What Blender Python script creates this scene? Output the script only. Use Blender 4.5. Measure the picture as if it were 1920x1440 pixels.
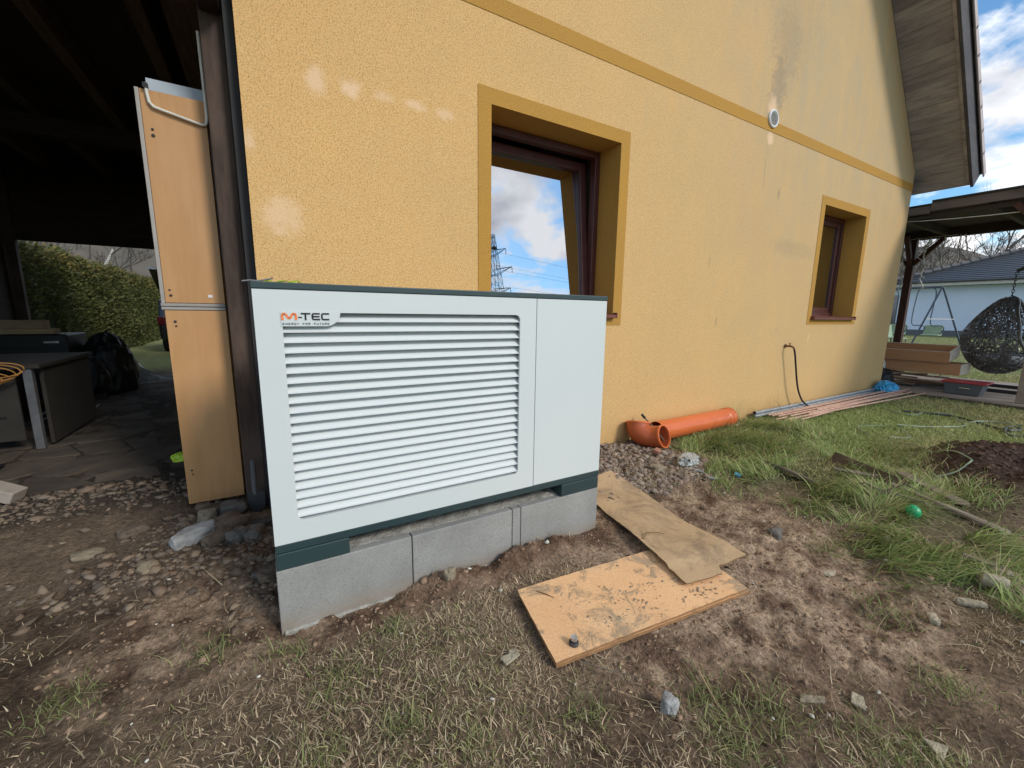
import bpy, bmesh, math, random
import numpy as np
from mathutils import Vector, Matrix, noise as mnoise

# ------------------------------------------------------------------ reset
for o in list(bpy.data.objects):
    bpy.data.objects.remove(o)
scene = bpy.context.scene
COL = scene.collection
rnd = random.Random(7)
rng = np.random.default_rng(11)
rad = math.radians

# ------------------------------------------------------------------ camera
cam_data = bpy.data.cameras.new('camera')
cam_data.sensor_width = 36.0
cam_data.sensor_fit = 'HORIZONTAL'
cam_data.lens = 772.0 / 1920.0 * 36.0
cam_data.clip_start = 0.05
cam_data.clip_end = 2000.0
cam = bpy.data.objects.new('camera', cam_data)
COL.objects.link(cam)
cam.matrix_world = Matrix((
    (0.86178532, 0.07460859, -0.50175653, 0.0),
    (-0.50712772, 0.15039711, -0.84864727, 0.0),
    (0.01214635, 0.98580641, 0.1674461, 1.2),
    (0, 0, 0, 1)))
scene.camera = cam

# ------------------------------------------------------------------ sun, sky, exposure
SUN_FROM = Vector((0.42, -0.905, 0.0)).normalized()
SUN_EL = rad(34.0)
SUN_DIR = Vector((SUN_FROM.x * math.cos(SUN_EL), SUN_FROM.y * math.cos(SUN_EL), math.sin(SUN_EL)))
sun_data = bpy.data.lights.new('sun', 'SUN')
sun_data.energy = 2.1
sun_data.angle = rad(14.0)
sun_data.color = (1.0, 0.93, 0.83)
sun = bpy.data.objects.new('sun', sun_data)
COL.objects.link(sun)
sun.location = (6, -6, 12)
sun.rotation_euler = (-SUN_DIR).to_track_quat('-Z', 'Y').to_euler()

world = bpy.data.worlds.new('World')
scene.world = world
world.use_nodes = True
wt = world.node_tree
for n in list(wt.nodes):
    wt.nodes.remove(n)

def wn(t, **kw):
    n = wt.nodes.new(t)
    for k, v in kw.items():
        setattr(n, k, v)
    return n
w_out = wn('ShaderNodeOutputWorld')
w_bg = wn('ShaderNodeBackground')
w_bg.inputs['Strength'].default_value = 0.13
sky = wn('ShaderNodeTexSky')
sky.sky_type = 'NISHITA'
sky.sun_disc = False
sky.sun_elevation = SUN_EL
sky.sun_rotation = math.atan2(SUN_DIR.x, SUN_DIR.y)
sky.air_density = 1.0
sky.dust_density = 0.25
sky.ozone_density = 3.0
tc = wn('ShaderNodeTexCoord')
sep = wn('ShaderNodeSeparateXYZ')
wt.links.new(tc.outputs['Generated'], sep.inputs[0])
addz = wn('ShaderNodeMath', operation='ADD')
addz.inputs[1].default_value = 0.22
mxz = wn('ShaderNodeMath', operation='MAXIMUM')
mxz.inputs[1].default_value = 0.0
wt.links.new(sep.outputs['Z'], mxz.inputs[0])
wt.links.new(mxz.outputs[0], addz.inputs[0])
dvx = wn('ShaderNodeMath', operation='DIVIDE')
dvy = wn('ShaderNodeMath', operation='DIVIDE')
wt.links.new(sep.outputs['X'], dvx.inputs[0]); wt.links.new(addz.outputs[0], dvx.inputs[1])
wt.links.new(sep.outputs['Y'], dvy.inputs[0]); wt.links.new(addz.outputs[0], dvy.inputs[1])
cmb = wn('ShaderNodeCombineXYZ')
wt.links.new(dvx.outputs[0], cmb.inputs[0]); wt.links.new(dvy.outputs[0], cmb.inputs[1])
cn = wn('ShaderNodeTexNoise')
cn.inputs['Scale'].default_value = 1.9
cn.inputs['Detail'].default_value = 9.0
cn.inputs['Roughness'].default_value = 0.58
cn.inputs['Distortion'].default_value = 0.35
wt.links.new(cmb.outputs[0], cn.inputs['Vector'])
ramp = wn('ShaderNodeValToRGB')
ramp.color_ramp.elements[0].position = 0.455
ramp.color_ramp.elements[0].color = (0, 0, 0, 1)
ramp.color_ramp.elements[1].position = 0.555
ramp.color_ramp.elements[1].color = (1, 1, 1, 1)
wt.links.new(cn.outputs['Fac'], ramp.inputs[0])
cn2 = wn('ShaderNodeTexNoise')
cn2.inputs['Scale'].default_value = 2.6
cn2.inputs['Detail'].default_value = 7.0
cmb2 = wn('ShaderNodeVectorMath', operation='ADD')
cmb2.inputs[1].default_value = (3.3, 1.7, 0.4)
wt.links.new(cmb.outputs[0], cmb2.inputs[0])
wt.links.new(cmb2.outputs[0], cn2.inputs['Vector'])
ramp2 = wn('ShaderNodeValToRGB')
ramp2.color_ramp.elements[0].position = 0.30
ramp2.color_ramp.elements[0].color = (4.4, 4.6, 5.2, 1)
ramp2.color_ramp.elements[1].position = 0.52
ramp2.color_ramp.elements[1].color = (9.2, 9.2, 9.2, 1)
wt.links.new(cn2.outputs['Fac'], ramp2.inputs[0])
cmix = wn('ShaderNodeMixRGB')
wt.links.new(ramp.outputs[0], cmix.inputs[0])
tint = wn('ShaderNodeMixRGB', blend_type='MULTIPLY')
tint.inputs[0].default_value = 1.0
tint.inputs[2].default_value = (0.88, 1.20, 1.28, 1)
wt.links.new(sky.outputs[0], tint.inputs[1])
wt.links.new(tint.outputs[0], cmix.inputs[1])
wt.links.new(ramp2.outputs[0], cmix.inputs[2])
wt.links.new(cmix.outputs[0], w_bg.inputs['Color'])
wt.links.new(w_bg.outputs[0], w_out.inputs['Surface'])

scene.view_settings.view_transform = 'Standard'
scene.view_settings.look = 'None'
scene.view_settings.exposure = 0.18
scene.view_settings.gamma = 1.0
scene.view_settings.use_curve_mapping = False
scene.render.engine = 'CYCLES'
scene.render.resolution_x = 1024
scene.render.resolution_y = 768

# ================================================================== helpers
WL = {}          # world location of every object's origin

def V(*a):
    return Vector(a)

def tag(o, label=None, cat=None, group=None, kind=None):
    if label: o['label'] = label
    if cat: o['category'] = cat
    if group: o['group'] = group
    if kind: o['kind'] = kind
    return o

def thing(name, label, cat, loc=(0, 0, 0), group=None):
    o = bpy.data.objects.new(name, None)
    o.empty_display_size = 0.1
    COL.objects.link(o)
    o.location = loc
    WL[o.name] = Vector(loc)
    return tag(o, label, cat, group)

def link(me, name, mat, parent=None, origin=(0, 0, 0)):
    """object whose mesh is given in coordinates relative to origin (world)"""
    o = bpy.data.objects.new(name, me)
    if mat is not None and len(me.materials) == 0:
        me.materials.append(mat)
    COL.objects.link(o)
    origin = Vector(origin)
    if parent is not None:
        o.parent = parent
        o.location = origin - WL[parent.name]
    else:
        o.location = origin
    WL[o.name] = origin
    return o

class MB:
    def __init__(self):
        self.v = []; self.f = []
    def add(self, vs, fs):
        b = len(self.v)
        self.v.extend([tuple(p) for p in vs])
        self.f.extend([tuple(b + i for i in q) for q in fs])
        return self
    BOXF = [(0, 3, 2, 1), (4, 5, 6, 7), (0, 1, 5, 4), (1, 2, 6, 5), (2, 3, 7, 6), (3, 0, 4, 7)]
    def box(self, x0, x1, y0, y1, z0, z1):
        return self.add([(x0, y0, z0), (x1, y0, z0), (x1, y1, z0), (x0, y1, z0),
                         (x0, y0, z1), (x1, y0, z1), (x1, y1, z1), (x0, y1, z1)], MB.BOXF)
    def obox(self, m, sx, sy, sz):
        c = [(-1, -1, -1), (1, -1, -1), (1, 1, -1), (-1, 1, -1), (-1, -1, 1), (1, -1, 1), (1, 1, 1), (-1, 1, 1)]
        return self.add([m @ Vector((a * sx / 2, b * sy / 2, d * sz / 2)) for a, b, d in c], MB.BOXF)
    def bar(self, a, b, w, h, up=(0, 0, 1)):
        a = Vector(a); b = Vector(b)
        z = (b - a).normalized()
        u = Vector(up)
        if abs(z.dot(u)) > 0.98: u = Vector((0, 1, 0))
        x = u.cross(z).normalized(); y = z.cross(x)
        vs = []
        for p in (a, b):
            for sx, sy in ((-1, -1), (1, -1), (1, 1), (-1, 1)):
                vs.append(p + x * (w / 2 * sx) + y * (h / 2 * sy))
        return self.add(vs, [(0, 3, 2, 1), (4, 5, 6, 7), (0, 1, 5, 4), (1, 2, 6, 5), (2, 3, 7, 6), (3, 0, 4, 7)])
    def tube(self, pts, r, n=8, cap=True, closed=False):
        pts = [Vector(p) for p in pts]
        m = len(pts)
        rs = r if isinstance(r, (list, tuple)) else [r] * m
        frames = []
        u = None
        for i in range(m):
            if closed:
                t = (pts[(i + 1) % m] - pts[i - 1]).normalized()
            else:
                t = (pts[min(i + 1, m - 1)] - pts[max(i - 1, 0)])
                t = t.normalized() if t.length > 1e-9 else Vector((0, 0, 1))
            if u is None:
                u = Vector((0, 0, 1)) if abs(t.z) < 0.9 else Vector((1, 0, 0))
            u = (u - t * u.dot(t))
            if u.length < 1e-6: u = t.orthogonal()
            u.normalize()
            frames.append((u.copy(), t.cross(u)))
        vs = []; fs = []
        for p, (a, b), q in zip(pts, frames, rs):
            for k in range(n):
                an = 2 * math.pi * k / n
                vs.append(p + a * (q * math.cos(an)) + b * (q * math.sin(an)))
        for i in range(m if closed else m - 1):
            j = (i + 1) % m
            for k in range(n):
                fs.append((i * n + k, i * n + (k + 1) % n, j * n + (k + 1) % n, j * n + k))
        if cap and not closed:
            fs.append(tuple(range(n - 1, -1, -1)))
            fs.append(tuple((m - 1) * n + k for k in range(n)))
        return self.add(vs, fs)
    def lathe(self, prof, n=24, m=None, closed=False):
        m = m or Matrix.Identity(4)
        vs = []; fs = []
        for r, z in prof:
            for k in range(n):
                a = 2 * math.pi * k / n
                vs.append(m @ Vector((r * math.cos(a), r * math.sin(a), z)))
        L = len(prof)
        for i in range(L if closed else L - 1):
            j = (i + 1) % L
            for k in range(n):
                fs.append((i * n + k, i * n + (k + 1) % n, j * n + (k + 1) % n, j * n + k))
        return self.add(vs, fs)
    def prism(self, poly, fn, d0, d1):
        n = len(poly)
        vs = [fn(a, b, d0) for a, b in poly] + [fn(a, b, d1) for a, b in poly]
        fs = [tuple(range(n)), tuple(range(2 * n - 1, n - 1, -1))]
        for i in range(n):
            j = (i + 1) % n
            fs.append((i, i + n, j + n, j))
        return self.add(vs, fs)
    def build(self, name, mat, parent=None, origin=None, smooth=False, bevel=0.0, seg=2, angle=35):
        if origin is None:
            origin = WL[parent.name] if parent is not None else Vector((0, 0, 0))
        origin = Vector(origin)
        me = bpy.data.meshes.new(name)
        me.from_pydata([(p[0] - origin.x, p[1] - origin.y, p[2] - origin.z) for p in self.v], [], self.f)
        bm = bmesh.new(); bm.from_mesh(me)
        bmesh.ops.recalc_face_normals(bm, faces=bm.faces)
        bm.to_mesh(me); bm.free()
        if smooth:
            me.polygons.foreach_set('use_smooth', [True] * len(me.polygons))
            try:
                me.set_sharp_from_angle(angle=rad(angle))
            except Exception:
                pass
        o = link(me, name, mat, parent, origin)
        if bevel > 0:
            md = o.modifiers.new('bevel', 'BEVEL')
            md.width = bevel; md.segments = seg; md.limit_method = 'ANGLE'; md.angle_limit = rad(40)
        return o

def np_mesh(name, verts, faces, colors=None, smooth=False):
    """verts (N,3), faces (M,k) of equal size"""
    me = bpy.data.meshes.new(name)
    N = len(verts); M_, k = faces.shape
    me.vertices.add(N)
    me.vertices.foreach_set('co', np.ascontiguousarray(verts, dtype=np.float32).ravel())
    me.loops.add(M_ * k)
    me.loops.foreach_set('vertex_index', np.ascontiguousarray(faces, dtype=np.int32).ravel())
    me.polygons.add(M_)
    me.polygons.foreach_set('loop_start', np.arange(0, M_ * k, k, dtype=np.int32))
    if smooth:
        me.polygons.foreach_set('use_smooth', np.ones(M_, dtype=bool))
    me.update(calc_edges=True)
    if colors is not None:
        at = me.color_attributes.new('Col', 'FLOAT_COLOR', 'POINT')
        c = np.ones((N, 4), dtype=np.float32); c[:, :3] = colors
        at.data.foreach_set('color', c.ravel())
    me.validate()
    return me

# ---- vectorised noise
def vnoise(x, y, s=0):
    xi = np.floor(x); yi = np.floor(y)
    xf = x - xi; yf = y - yi
    def h(a, b):
        t = np.sin(a * 127.1 + b * 311.7 + s * 74.7) * 43758.5453
        return t - np.floor(t)
    u = xf * xf * (3 - 2 * xf); v = yf * yf * (3 - 2 * yf)
    return (h(xi, yi) * (1 - u) + h(xi + 1, yi) * u) * (1 - v) + (h(xi, yi + 1) * (1 - u) + h(xi + 1, yi + 1) * u) * v

def fbm(x, y, f, o=4, s=0):
    a = 0.0; amp = 1.0; tot = 0.0
    for i in range(o):
        a = a + amp * vnoise(x * f + 13.7 * i, y * f - 7.3 * i, s + i)
        tot += amp; amp *= 0.5; f *= 2.03
    return a / tot

def ss(a, b, x):
    t = np.clip((x - a) / (b - a), 0, 1)
    return t * t * (3 - 2 * t)

def ell(x, y, cx, cy, rx, ry, soft=0.35):
    d = np.sqrt(((x - cx) / rx) ** 2 + ((y - cy) / ry) ** 2)
    return 1 - ss(1 - soft, 1 + soft, d)

# ================================================================== materials
def nodes(name):
    m = bpy.data.materials.new(name)
    m.use_nodes = True
    nt = m.node_tree
    b = nt.nodes['Principled BSDF']
    return m, nt, b

def nd(nt, t, **kw):
    n = nt.nodes.new(t)
    for k, v in kw.items():
        setattr(n, k, v)
    return n

def noise_tex(nt, vec, scale, detail=5, rough=0.55, dist=0.0):
    n = nd(nt, 'ShaderNodeTexNoise')
    n.inputs['Scale'].default_value = scale
    n.inputs['Detail'].default_value = detail
    n.inputs['Roughness'].default_value = rough
    n.inputs['Distortion'].default_value = dist
    nt.links.new(vec, n.inputs['Vector'])
    return n.outputs['Fac']

def ramp_of(nt, fac, stops):
    r = nd(nt, 'ShaderNodeValToRGB')
    e = r.color_ramp.elements
    while len(e) < len(stops): e.new(0.5)
    for i, (p, c) in enumerate(stops):
        e[i].position = p
        e[i].color = (c[0], c[1], c[2], 1) if not isinstance(c, (int, float)) else (c, c, c, 1)
    nt.links.new(fac, r.inputs[0])
    return r.outputs[0]

def mixc(nt, fac, a, b, mode='MIX'):
    n = nd(nt, 'ShaderNodeMixRGB', blend_type=mode)
    for i, q in ((0, fac), (1, a), (2, b)):
        if hasattr(q, 'is_linked') or isinstance(q, bpy.types.NodeSocket):
            nt.links.new(q, n.inputs[i])
        elif i == 0:
            n.inputs[0].default_value = q
        else:
            n.inputs[i].default_value = (q[0], q[1], q[2], 1)
    return n.outputs[0]

def coords(nt, stretch=(1, 1, 1), kind='Object', rnd_off=True):
    t = nd(nt, 'ShaderNodeTexCoord')
    mp = nd(nt, 'ShaderNodeMapping')
    mp.inputs['Scale'].default_value = stretch
    nt.links.new(t.outputs[kind], mp.inputs['Vector'])
    if rnd_off:
        oi = nd(nt, 'ShaderNodeObjectInfo')
        ml = nd(nt, 'ShaderNodeMath', operation='MULTIPLY')
        ml.inputs[1].default_value = 37.0
        nt.links.new(oi.outputs['Random'], ml.inputs[0])
        ad = nd(nt, 'ShaderNodeVectorMath', operation='ADD')
        nt.links.new(mp.outputs[0], ad.inputs[0])
        nt.links.new(ml.outputs[0], ad.inputs[1])
        return ad.outputs[0]
    return mp.outputs[0]

def set_bump(nt, b, h, strength, dist):
    bp = nd(nt, 'ShaderNodeBump')
    bp.inputs['Strength'].default_value = strength
    bp.inputs['Distance'].default_value = dist
    nt.links.new(h, bp.inputs['Height'])
    nt.links.new(bp.outputs[0], b.inputs['Normal'])
    return bp

def mt(name, c1, c2=None, scale=6.0, rough=0.7, bump=0.0, bscale=60.0, bdist=0.004, stretch=(1, 1, 1),
       metal=0.0, spec=0.5, detail=6, lo=0.35, hi=0.65, rvar=0.0, jitter=0.0, coat=0.0):
    m, nt, b = nodes(name)
    vec = coords(nt, stretch)
    col = None
    if c2 is None:
        c2 = tuple(x * 0.82 for x in c1)
    f = noise_tex(nt, vec, scale, detail)
    col = ramp_of(nt, f, [(lo, c1), (hi, c2)])
    if jitter > 0:
        oi = nd(nt, 'ShaderNodeObjectInfo')
        hsv = nd(nt, 'ShaderNodeHueSaturation')
        mr = nd(nt, 'ShaderNodeMapRange')
        mr.inputs['To Min'].default_value = 1 - jitter
        mr.inputs['To Max'].default_value = 1 + jitter
        nt.links.new(oi.outputs['Random'], mr.inputs['Value'])
        nt.links.new(mr.outputs[0], hsv.inputs['Value'])
        nt.links.new(col, hsv.inputs['Color'])
        col = hsv.outputs[0]
    nt.links.new(col, b.inputs['Base Color'])
    b.inputs['Roughness'].default_value = rough
    if rvar > 0:
        rr = ramp_of(nt, f, [(0.3, rough - rvar), (0.7, min(1, rough + rvar))])
        nt.links.new(rr, b.inputs['Roughness'])
    b.inputs['Metallic'].default_value = metal
    b.inputs['Specular IOR Level'].default_value = spec
    if coat: b.inputs['Coat Weight'].default_value = coat
    if bump > 0:
        h = noise_tex(nt, vec, bscale, 5, 0.6)
        set_bump(nt, b, h, bump, bdist)
    return m

MAT = {}
# ---- stucco wall with repaired spots, streaks and grime
def make_stucco():
    m, nt, b = nodes('stucco_yellow')
    t = nd(nt, 'ShaderNodeTexCoord')
    vec = t.outputs['Object']
    f1 = noise_tex(nt, vec, 1.1, 6, 0.6)
    base = ramp_of(nt, f1, [(0.3, (0.735, 0.445, 0.178)), (0.7, (0.65, 0.412, 0.178))])
    # grain of the render: pits darker
    g = noise_tex(nt, vec, 122, 3, 0.65)
    base = mixc(nt, ramp_of(nt, g, [(0.32, 0.85), (0.54, 0.0)]), base, (0.36, 0.22, 0.08))
    g2 = noise_tex(nt, vec, 170, 2, 0.5)
    base = mixc(nt, ramp_of(nt, g2, [(0.52, 0.0), (0.68, 0.35)]), base, (0.86, 0.66, 0.36))
    # weather streaks, stronger towards the far, upper end of the gable
    mp = nd(nt, 'ShaderNodeMapping'); mp.inputs['Scale'].default_value = (3.2, 3.2, 1.1)
    nt.links.new(vec, mp.inputs[0])
    st = noise_tex(nt, mp.outputs[0], 1.6, 7, 0.65)
    sp = nd(nt, 'ShaderNodeSeparateXYZ'); nt.links.new(vec, sp.inputs[0])
    gx = nd(nt, 'ShaderNodeMapRange'); gx.inputs['From Min'].default_value = 1.6; gx.inputs['From Max'].default_value = 5.5
    nt.links.new(sp.outputs['X'], gx.inputs['Value'])
    gz = nd(nt, 'ShaderNodeMapRange'); gz.inputs['From Min'].default_value = 0.3; gz.inputs['From Max'].default_value = 3.4
    gz.inputs['To Min'].default_value = 0.25
    nt.links.new(sp.outputs['Z'], gz.inputs['Value'])
    mu = nd(nt, 'ShaderNodeMath', operation='MULTIPLY'); nt.links.new(gx.outputs[0], mu.inputs[0]); nt.links.new(gz.outputs[0], mu.inputs[1])
    mu2 = nd(nt, 'ShaderNodeMath', operation='MULTIPLY')
    nt.links.new(mu.outputs[0], mu2.inputs[0])
    nt.links.new(ramp_of(nt, st, [(0.30, 0.40), (0.72, 1.0)]), mu2.inputs[1])
    mu3 = nd(nt, 'ShaderNodeMath', operation='MULTIPLY'); mu3.inputs[1].default_value = 0.80
    nt.links.new(mu2.outputs[0], mu3.inputs[0])
    base = mixc(nt, mu3.outputs[0], base, (0.42, 0.35, 0.24))
    # splash dirt close to the ground
    sd = nd(nt, 'ShaderNodeMapRange'); sd.inputs['From Min'].default_value = 0.28; sd.inputs['From Max'].default_value = 0.0
    nt.links.new(sp.outputs['Z'], sd.inputs['Value'])
    sdm = nd(nt, 'ShaderNodeMath', operation='MULTIPLY'); nt.links.new(sd.outputs[0], sdm.inputs[0]); nt.links.new(st, sdm.inputs[1])
    base = mixc(nt, sdm.outputs[0], base, (0.45, 0.27, 0.10))
    # spots: (x, z, rx, rz, strength, colour)
    pink = (0.80, 0.56, 0.36); soot = (0.20, 0.18, 0.155)
    spots = [(0.33, 2.45, .055, .075, .75, pink), (0.51, 2.45, .06, .05, .85, pink), (0.70, 2.455, .06, .035, .5, pink),
             (0.89, 2.455, .06, .035, .65, pink), (1.07, 2.45, .06, .035, .6, pink), (0.115, 1.715, .10, .11, .62, pink),
             (-0.01, 2.08, .03, .06, .6, pink), (4.73, 3.36, .13, .16, .45, soot), (4.79, 3.58, .15, .26, .36, soot),
             (4.88, 3.95, .26, .42, .22, soot), (4.72, 3.36, .09, .12, .75, pink), (4.742, 3.075, .06, .07, .8, pink),
             (4.95, 4.4, .6, .6, .14, soot), (5.5, 2.0, .6, .10, .16, soot), (6.1, 0.95, .02, .05, .5, pink), (4.70, 2.72, .006, .30, .45, soot), (5.02, 2.55, .02, .05, .5, soot), (4.1, 1.15, .015, .05, .4, soot), (3.9, 1.75, .012, .07, .3, soot), (5.3, 1.05, .012, .05, .35, soot)]
    wob = noise_tex(nt, vec, 22, 6, 0.7)
    for (x, z, rx, rz, s, c) in spots:
        sb = nd(nt, 'ShaderNodeVectorMath', operation='SUBTRACT')
        sb.inputs[1].default_value = (x, 0, z)
        nt.links.new(vec, sb.inputs[0])
        ml = nd(nt, 'ShaderNodeVectorMath', operation='MULTIPLY')
        ml.inputs[1].default_value = (1 / rx, 0.0, 1 / rz)
        nt.links.new(sb.outputs[0], ml.inputs[0])
        ln = nd(nt, 'ShaderNodeVectorMath', operation='LENGTH')
        nt.links.new(ml.outputs[0], ln.inputs[0])
        ad = nd(nt, 'ShaderNodeMath', operation='MULTIPLY_ADD'); ad.inputs[1].default_value = 1.0
        w2 = nd(nt, 'ShaderNodeMath', operation='SUBTRACT'); w2.inputs[1].default_value = 0.5
        nt.links.new(wob, w2.inputs[0])
        w3 = nd(nt, 'ShaderNodeMath', operation='MULTIPLY'); w3.inputs[1].default_value = 2.4
        nt.links.new(w2.outputs[0], w3.inputs[0])
        nt.links.new(ln.outputs['Value'], ad.inputs[0]); nt.links.new(w3.outputs[0], ad.inputs[2])
        mr = nd(nt, 'ShaderNodeMapRange', interpolation_type='SMOOTHSTEP')
        mr.inputs['From Min'].default_value = 1.35; mr.inputs['From Max'].default_value = 0.35
        mr.inputs['To Min'].default_value = 0.0; mr.inputs['To Max'].default_value = s
        nt.links.new(ad.outputs[0], mr.inputs['Value'])
        base = mixc(nt, mr.outputs[0], base, c)
    nt.links.new(base, b.inputs['Base Color'])
    b.inputs['Roughness'].default_value = 0.93
    b.inputs['Specular IOR Level'].default_value = 0.2
    hb = nd(nt, 'ShaderNodeMath', operation='ADD')
    nt.links.new(g, hb.inputs[0]); nt.links.new(g2, hb.inputs[1])
    set_bump(nt, b, hb.outputs[0], 0.6, 0.004)
    return m
MAT['stucco'] = make_stucco()

def make_trim():
    m, nt, b = nodes('ochre_trim')
    t = nd(nt, 'ShaderNodeTexCoord'); vec = t.outputs['Object']
    f = noise_tex(nt, vec, 2.0, 5)
    base = ramp_of(nt, f, [(0.3, (0.49, 0.265, 0.055)), (0.7, (0.44, 0.25, 0.065))])
    g = noise_tex(nt, vec, 110, 3, 0.6)
    base = mixc(nt, ramp_of(nt, g, [(0.36, 0.5), (0.55, 0.0)]), base, (0.30, 0.14, 0.02))
    nt.links.new(base, b.inputs['Base Color'])
    b.inputs['Roughness'].default_value = 0.9
    b.inputs['Specular IOR Level'].default_value = 0.25
    set_bump(nt, b, g, 0.6, 0.005)
    return m
MAT['trim'] = make_trim()

MAT['white_panel'] = mt('white_powder_coat', (0.585, 0.628, 0.620), (0.572, 0.615, 0.608), scale=2, rough=0.42, bump=0.04, bscale=700, bdist=0.0006)
MAT['slat_white'] = mt('white_slat_paint', (0.67, 0.70, 0.695), (0.65, 0.685, 0.68), scale=3, rough=0.38)
MAT['anthracite'] = mt('anthracite_green_paint', (0.020, 0.042, 0.046), (0.026, 0.050, 0.054), scale=4, rough=0.42, bump=0.03, bscale=600, bdist=0.0005)
MAT['dark_cavity'] = mt('dark_inside', (0.03, 0.03, 0.032), rough=0.8)
MAT['orange_print'] = mt('orange_print', (0.80, 0.22, 0.06), (0.78, 0.21, 0.06), rough=0.4)
MAT['black_print'] = mt('black_print', (0.012, 0.012, 0.014), rough=0.4)

def make_concrete():
    m, nt, b = nodes('concrete_block')
    vec = coords(nt)
    f = noise_tex(nt, vec, 3.0, 7, 0.6)
    base = ramp_of(nt, f, [(0.3, (0.325, 0.32, 0.30)), (0.7, (0.22, 0.217, 0.205))])
    g = noise_tex(nt, vec, 150, 4, 0.7)
    base = mixc(nt, ramp_of(nt, g, [(0.30, 0.75), (0.48, 0.0)]), base, (0.15, 0.148, 0.14))
    h = noise_tex(nt, vec, 420, 2, 0.5)
    base = mixc(nt, ramp_of(nt, h, [(0.58, 0.0), (0.70, 0.6)]), base, (0.58, 0.58, 0.56))
    t = nd(nt, 'ShaderNodeTexCoord')
    sp = nd(nt, 'ShaderNodeSeparateXYZ'); nt.links.new(t.outputs['Object'], sp.inputs[0])
    mr = nd(nt, 'ShaderNodeMapRange'); mr.inputs['From Min'].default_value = 0.09; mr.inputs['From Max'].default_value = 0.0
    nt.links.new(sp.outputs['Z'], mr.inputs['Value'])
    mm = nd(nt, 'ShaderNodeMath', operation='MULTIPLY'); nt.links.new(mr.outputs[0], mm.inputs[0]); nt.links.new(f, mm.inputs[1])
    base = mixc(nt, mm.outputs[0], base, (0.27, 0.19, 0.12))
    nt.links.new(base, b.inputs['Base Color'])
    b.inputs['Roughness'].default_value = 0.95
    b.inputs['Specular IOR Level'].default_value = 0.2
    set_bump(nt, b, g, 0.5, 0.003)
    return m
MAT['concrete'] = make_concrete()
MAT['rough_concrete'] = mt('rough_concrete_fill', (0.42, 0.40, 0.35), (0.24, 0.23, 0.20), scale=18, rough=0.97, bump=0.9, bscale=70, bdist=0.012)

# wood family
def wood(name, c1, c2, c3=None, axis='x', scale=5.0, rough=0.75, bump=0.25, jitter=0.12, knots=False):
    m, nt, b = nodes(name)
    st = {'x': (0.10, 1, 1), 'y': (1, 0.10, 1), 'z': (1, 1, 0.10)}[axis]
    vec = coords(nt, st)
    f = noise_tex(nt, vec, scale * 5, 6, 0.65, 0.6)
    base = ramp_of(nt, f, [(0.32, c1), (0.68, c2)])
    if c3:
        vec2 = coords(nt, tuple(s ** 0.5 for s in st))
        g = noise_tex(nt, vec2, scale * 0.7, 5, 0.6)
        base = mixc(nt, ramp_of(nt, g, [(0.45, 0.0), (0.7, 0.85)]), base, c3)
    oi = nd(nt, 'ShaderNodeObjectInfo'); hsv = nd(nt, 'ShaderNodeHueSaturation'); mr = nd(nt, 'ShaderNodeMapRange')
    mr.inputs['To Min'].default_value = 1 - jitter; mr.inputs['To Max'].default_value = 1 + jitter
    nt.links.new(oi.outputs['Random'], mr.inputs['Value']); nt.links.new(mr.outputs[0], hsv.inputs['Value'])
    nt.links.new(base, hsv.inputs['Color'])
    nt.links.new(hsv.outputs[0], b.inputs['Base Color'])
    b.inputs['Roughness'].default_value = rough
    b.inputs['Specular IOR Level'].default_value = 0.3
    set_bump(nt, b, f, bump, 0.004)
    return m
MAT['dark_wood_z'] = wood('dark_stained_post', (0.070, 0.045, 0.034), (0.030, 0.020, 0.017), (0.13, 0.09, 0.07), 'z', 6, 0.8, 0.4)
MAT['dark_wood_y'] = wood('dark_stained_beam', (0.13, 0.095, 0.07), (0.06, 0.045, 0.035), None, 'y', 5, 0.85, 0.3)
MAT['dark_wood_x'] = wood('dark_stained_beam_across', (0.045, 0.032, 0.026), (0.020, 0.015, 0.013), None, 'x', 5, 0.85, 0.3)
MAT['soffit'] = wood('weathered_soffit_board', (0.32, 0.29, 0.29), (0.18, 0.16, 0.162), (0.42, 0.375, 0.35), 'y', 6, 0.85, 0.25, 0.16)
MAT['barge'] = wood('dark_barge_board', (0.075, 0.070, 0.078), (0.05, 0.047, 0.055), (0.11, 0.10, 0.10), 'x', 4, 0.75, 0.2)
MAT['beech'] = wood('beech_laminate', (0.52, 0.285, 0.125), (0.46, 0.245, 0.10), (0.56, 0.32, 0.15), 'z', 5, 0.42, 0.03, 0.06)
MAT['beech_y'] = wood('beech_laminate_box', (0.50, 0.27, 0.14), (0.45, 0.235, 0.115), (0.54, 0.30, 0.16), 'y', 5, 0.42, 0.03, 0.06)
MAT['grey_edge'] = mt('grey_edge_strip', (0.36, 0.33, 0.30), rough=0.5)
MAT['pale_edge'] = mt('pale_edge_strip', (0.72, 0.62, 0.50), rough=0.5)
MAT['deck'] = wood('weathered_deck_board', (0.33, 0.27, 0.22), (0.22, 0.18, 0.15), (0.40, 0.35, 0.30), 'y', 5, 0.85, 0.3, 0.15)
MAT['old_plank'] = wood('old_grey_plank', (0.20, 0.155, 0.115), (0.095, 0.072, 0.053), (0.30, 0.255, 0.20), 'y', 6, 0.9, 0.5, 0.25)
MAT['rotten'] = wood('rotten_board', (0.13, 0.095, 0.068), (0.06, 0.043, 0.032), (0.22, 0.18, 0.14), 'y', 6, 0.95, 0.6, 0.2)
MAT['raw_timber'] = wood('raw_timber', (0.52, 0.38, 0.22), (0.40, 0.28, 0.155), (0.30, 0.21, 0.13), 'x', 5, 0.8, 0.25, 0.15)
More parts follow.
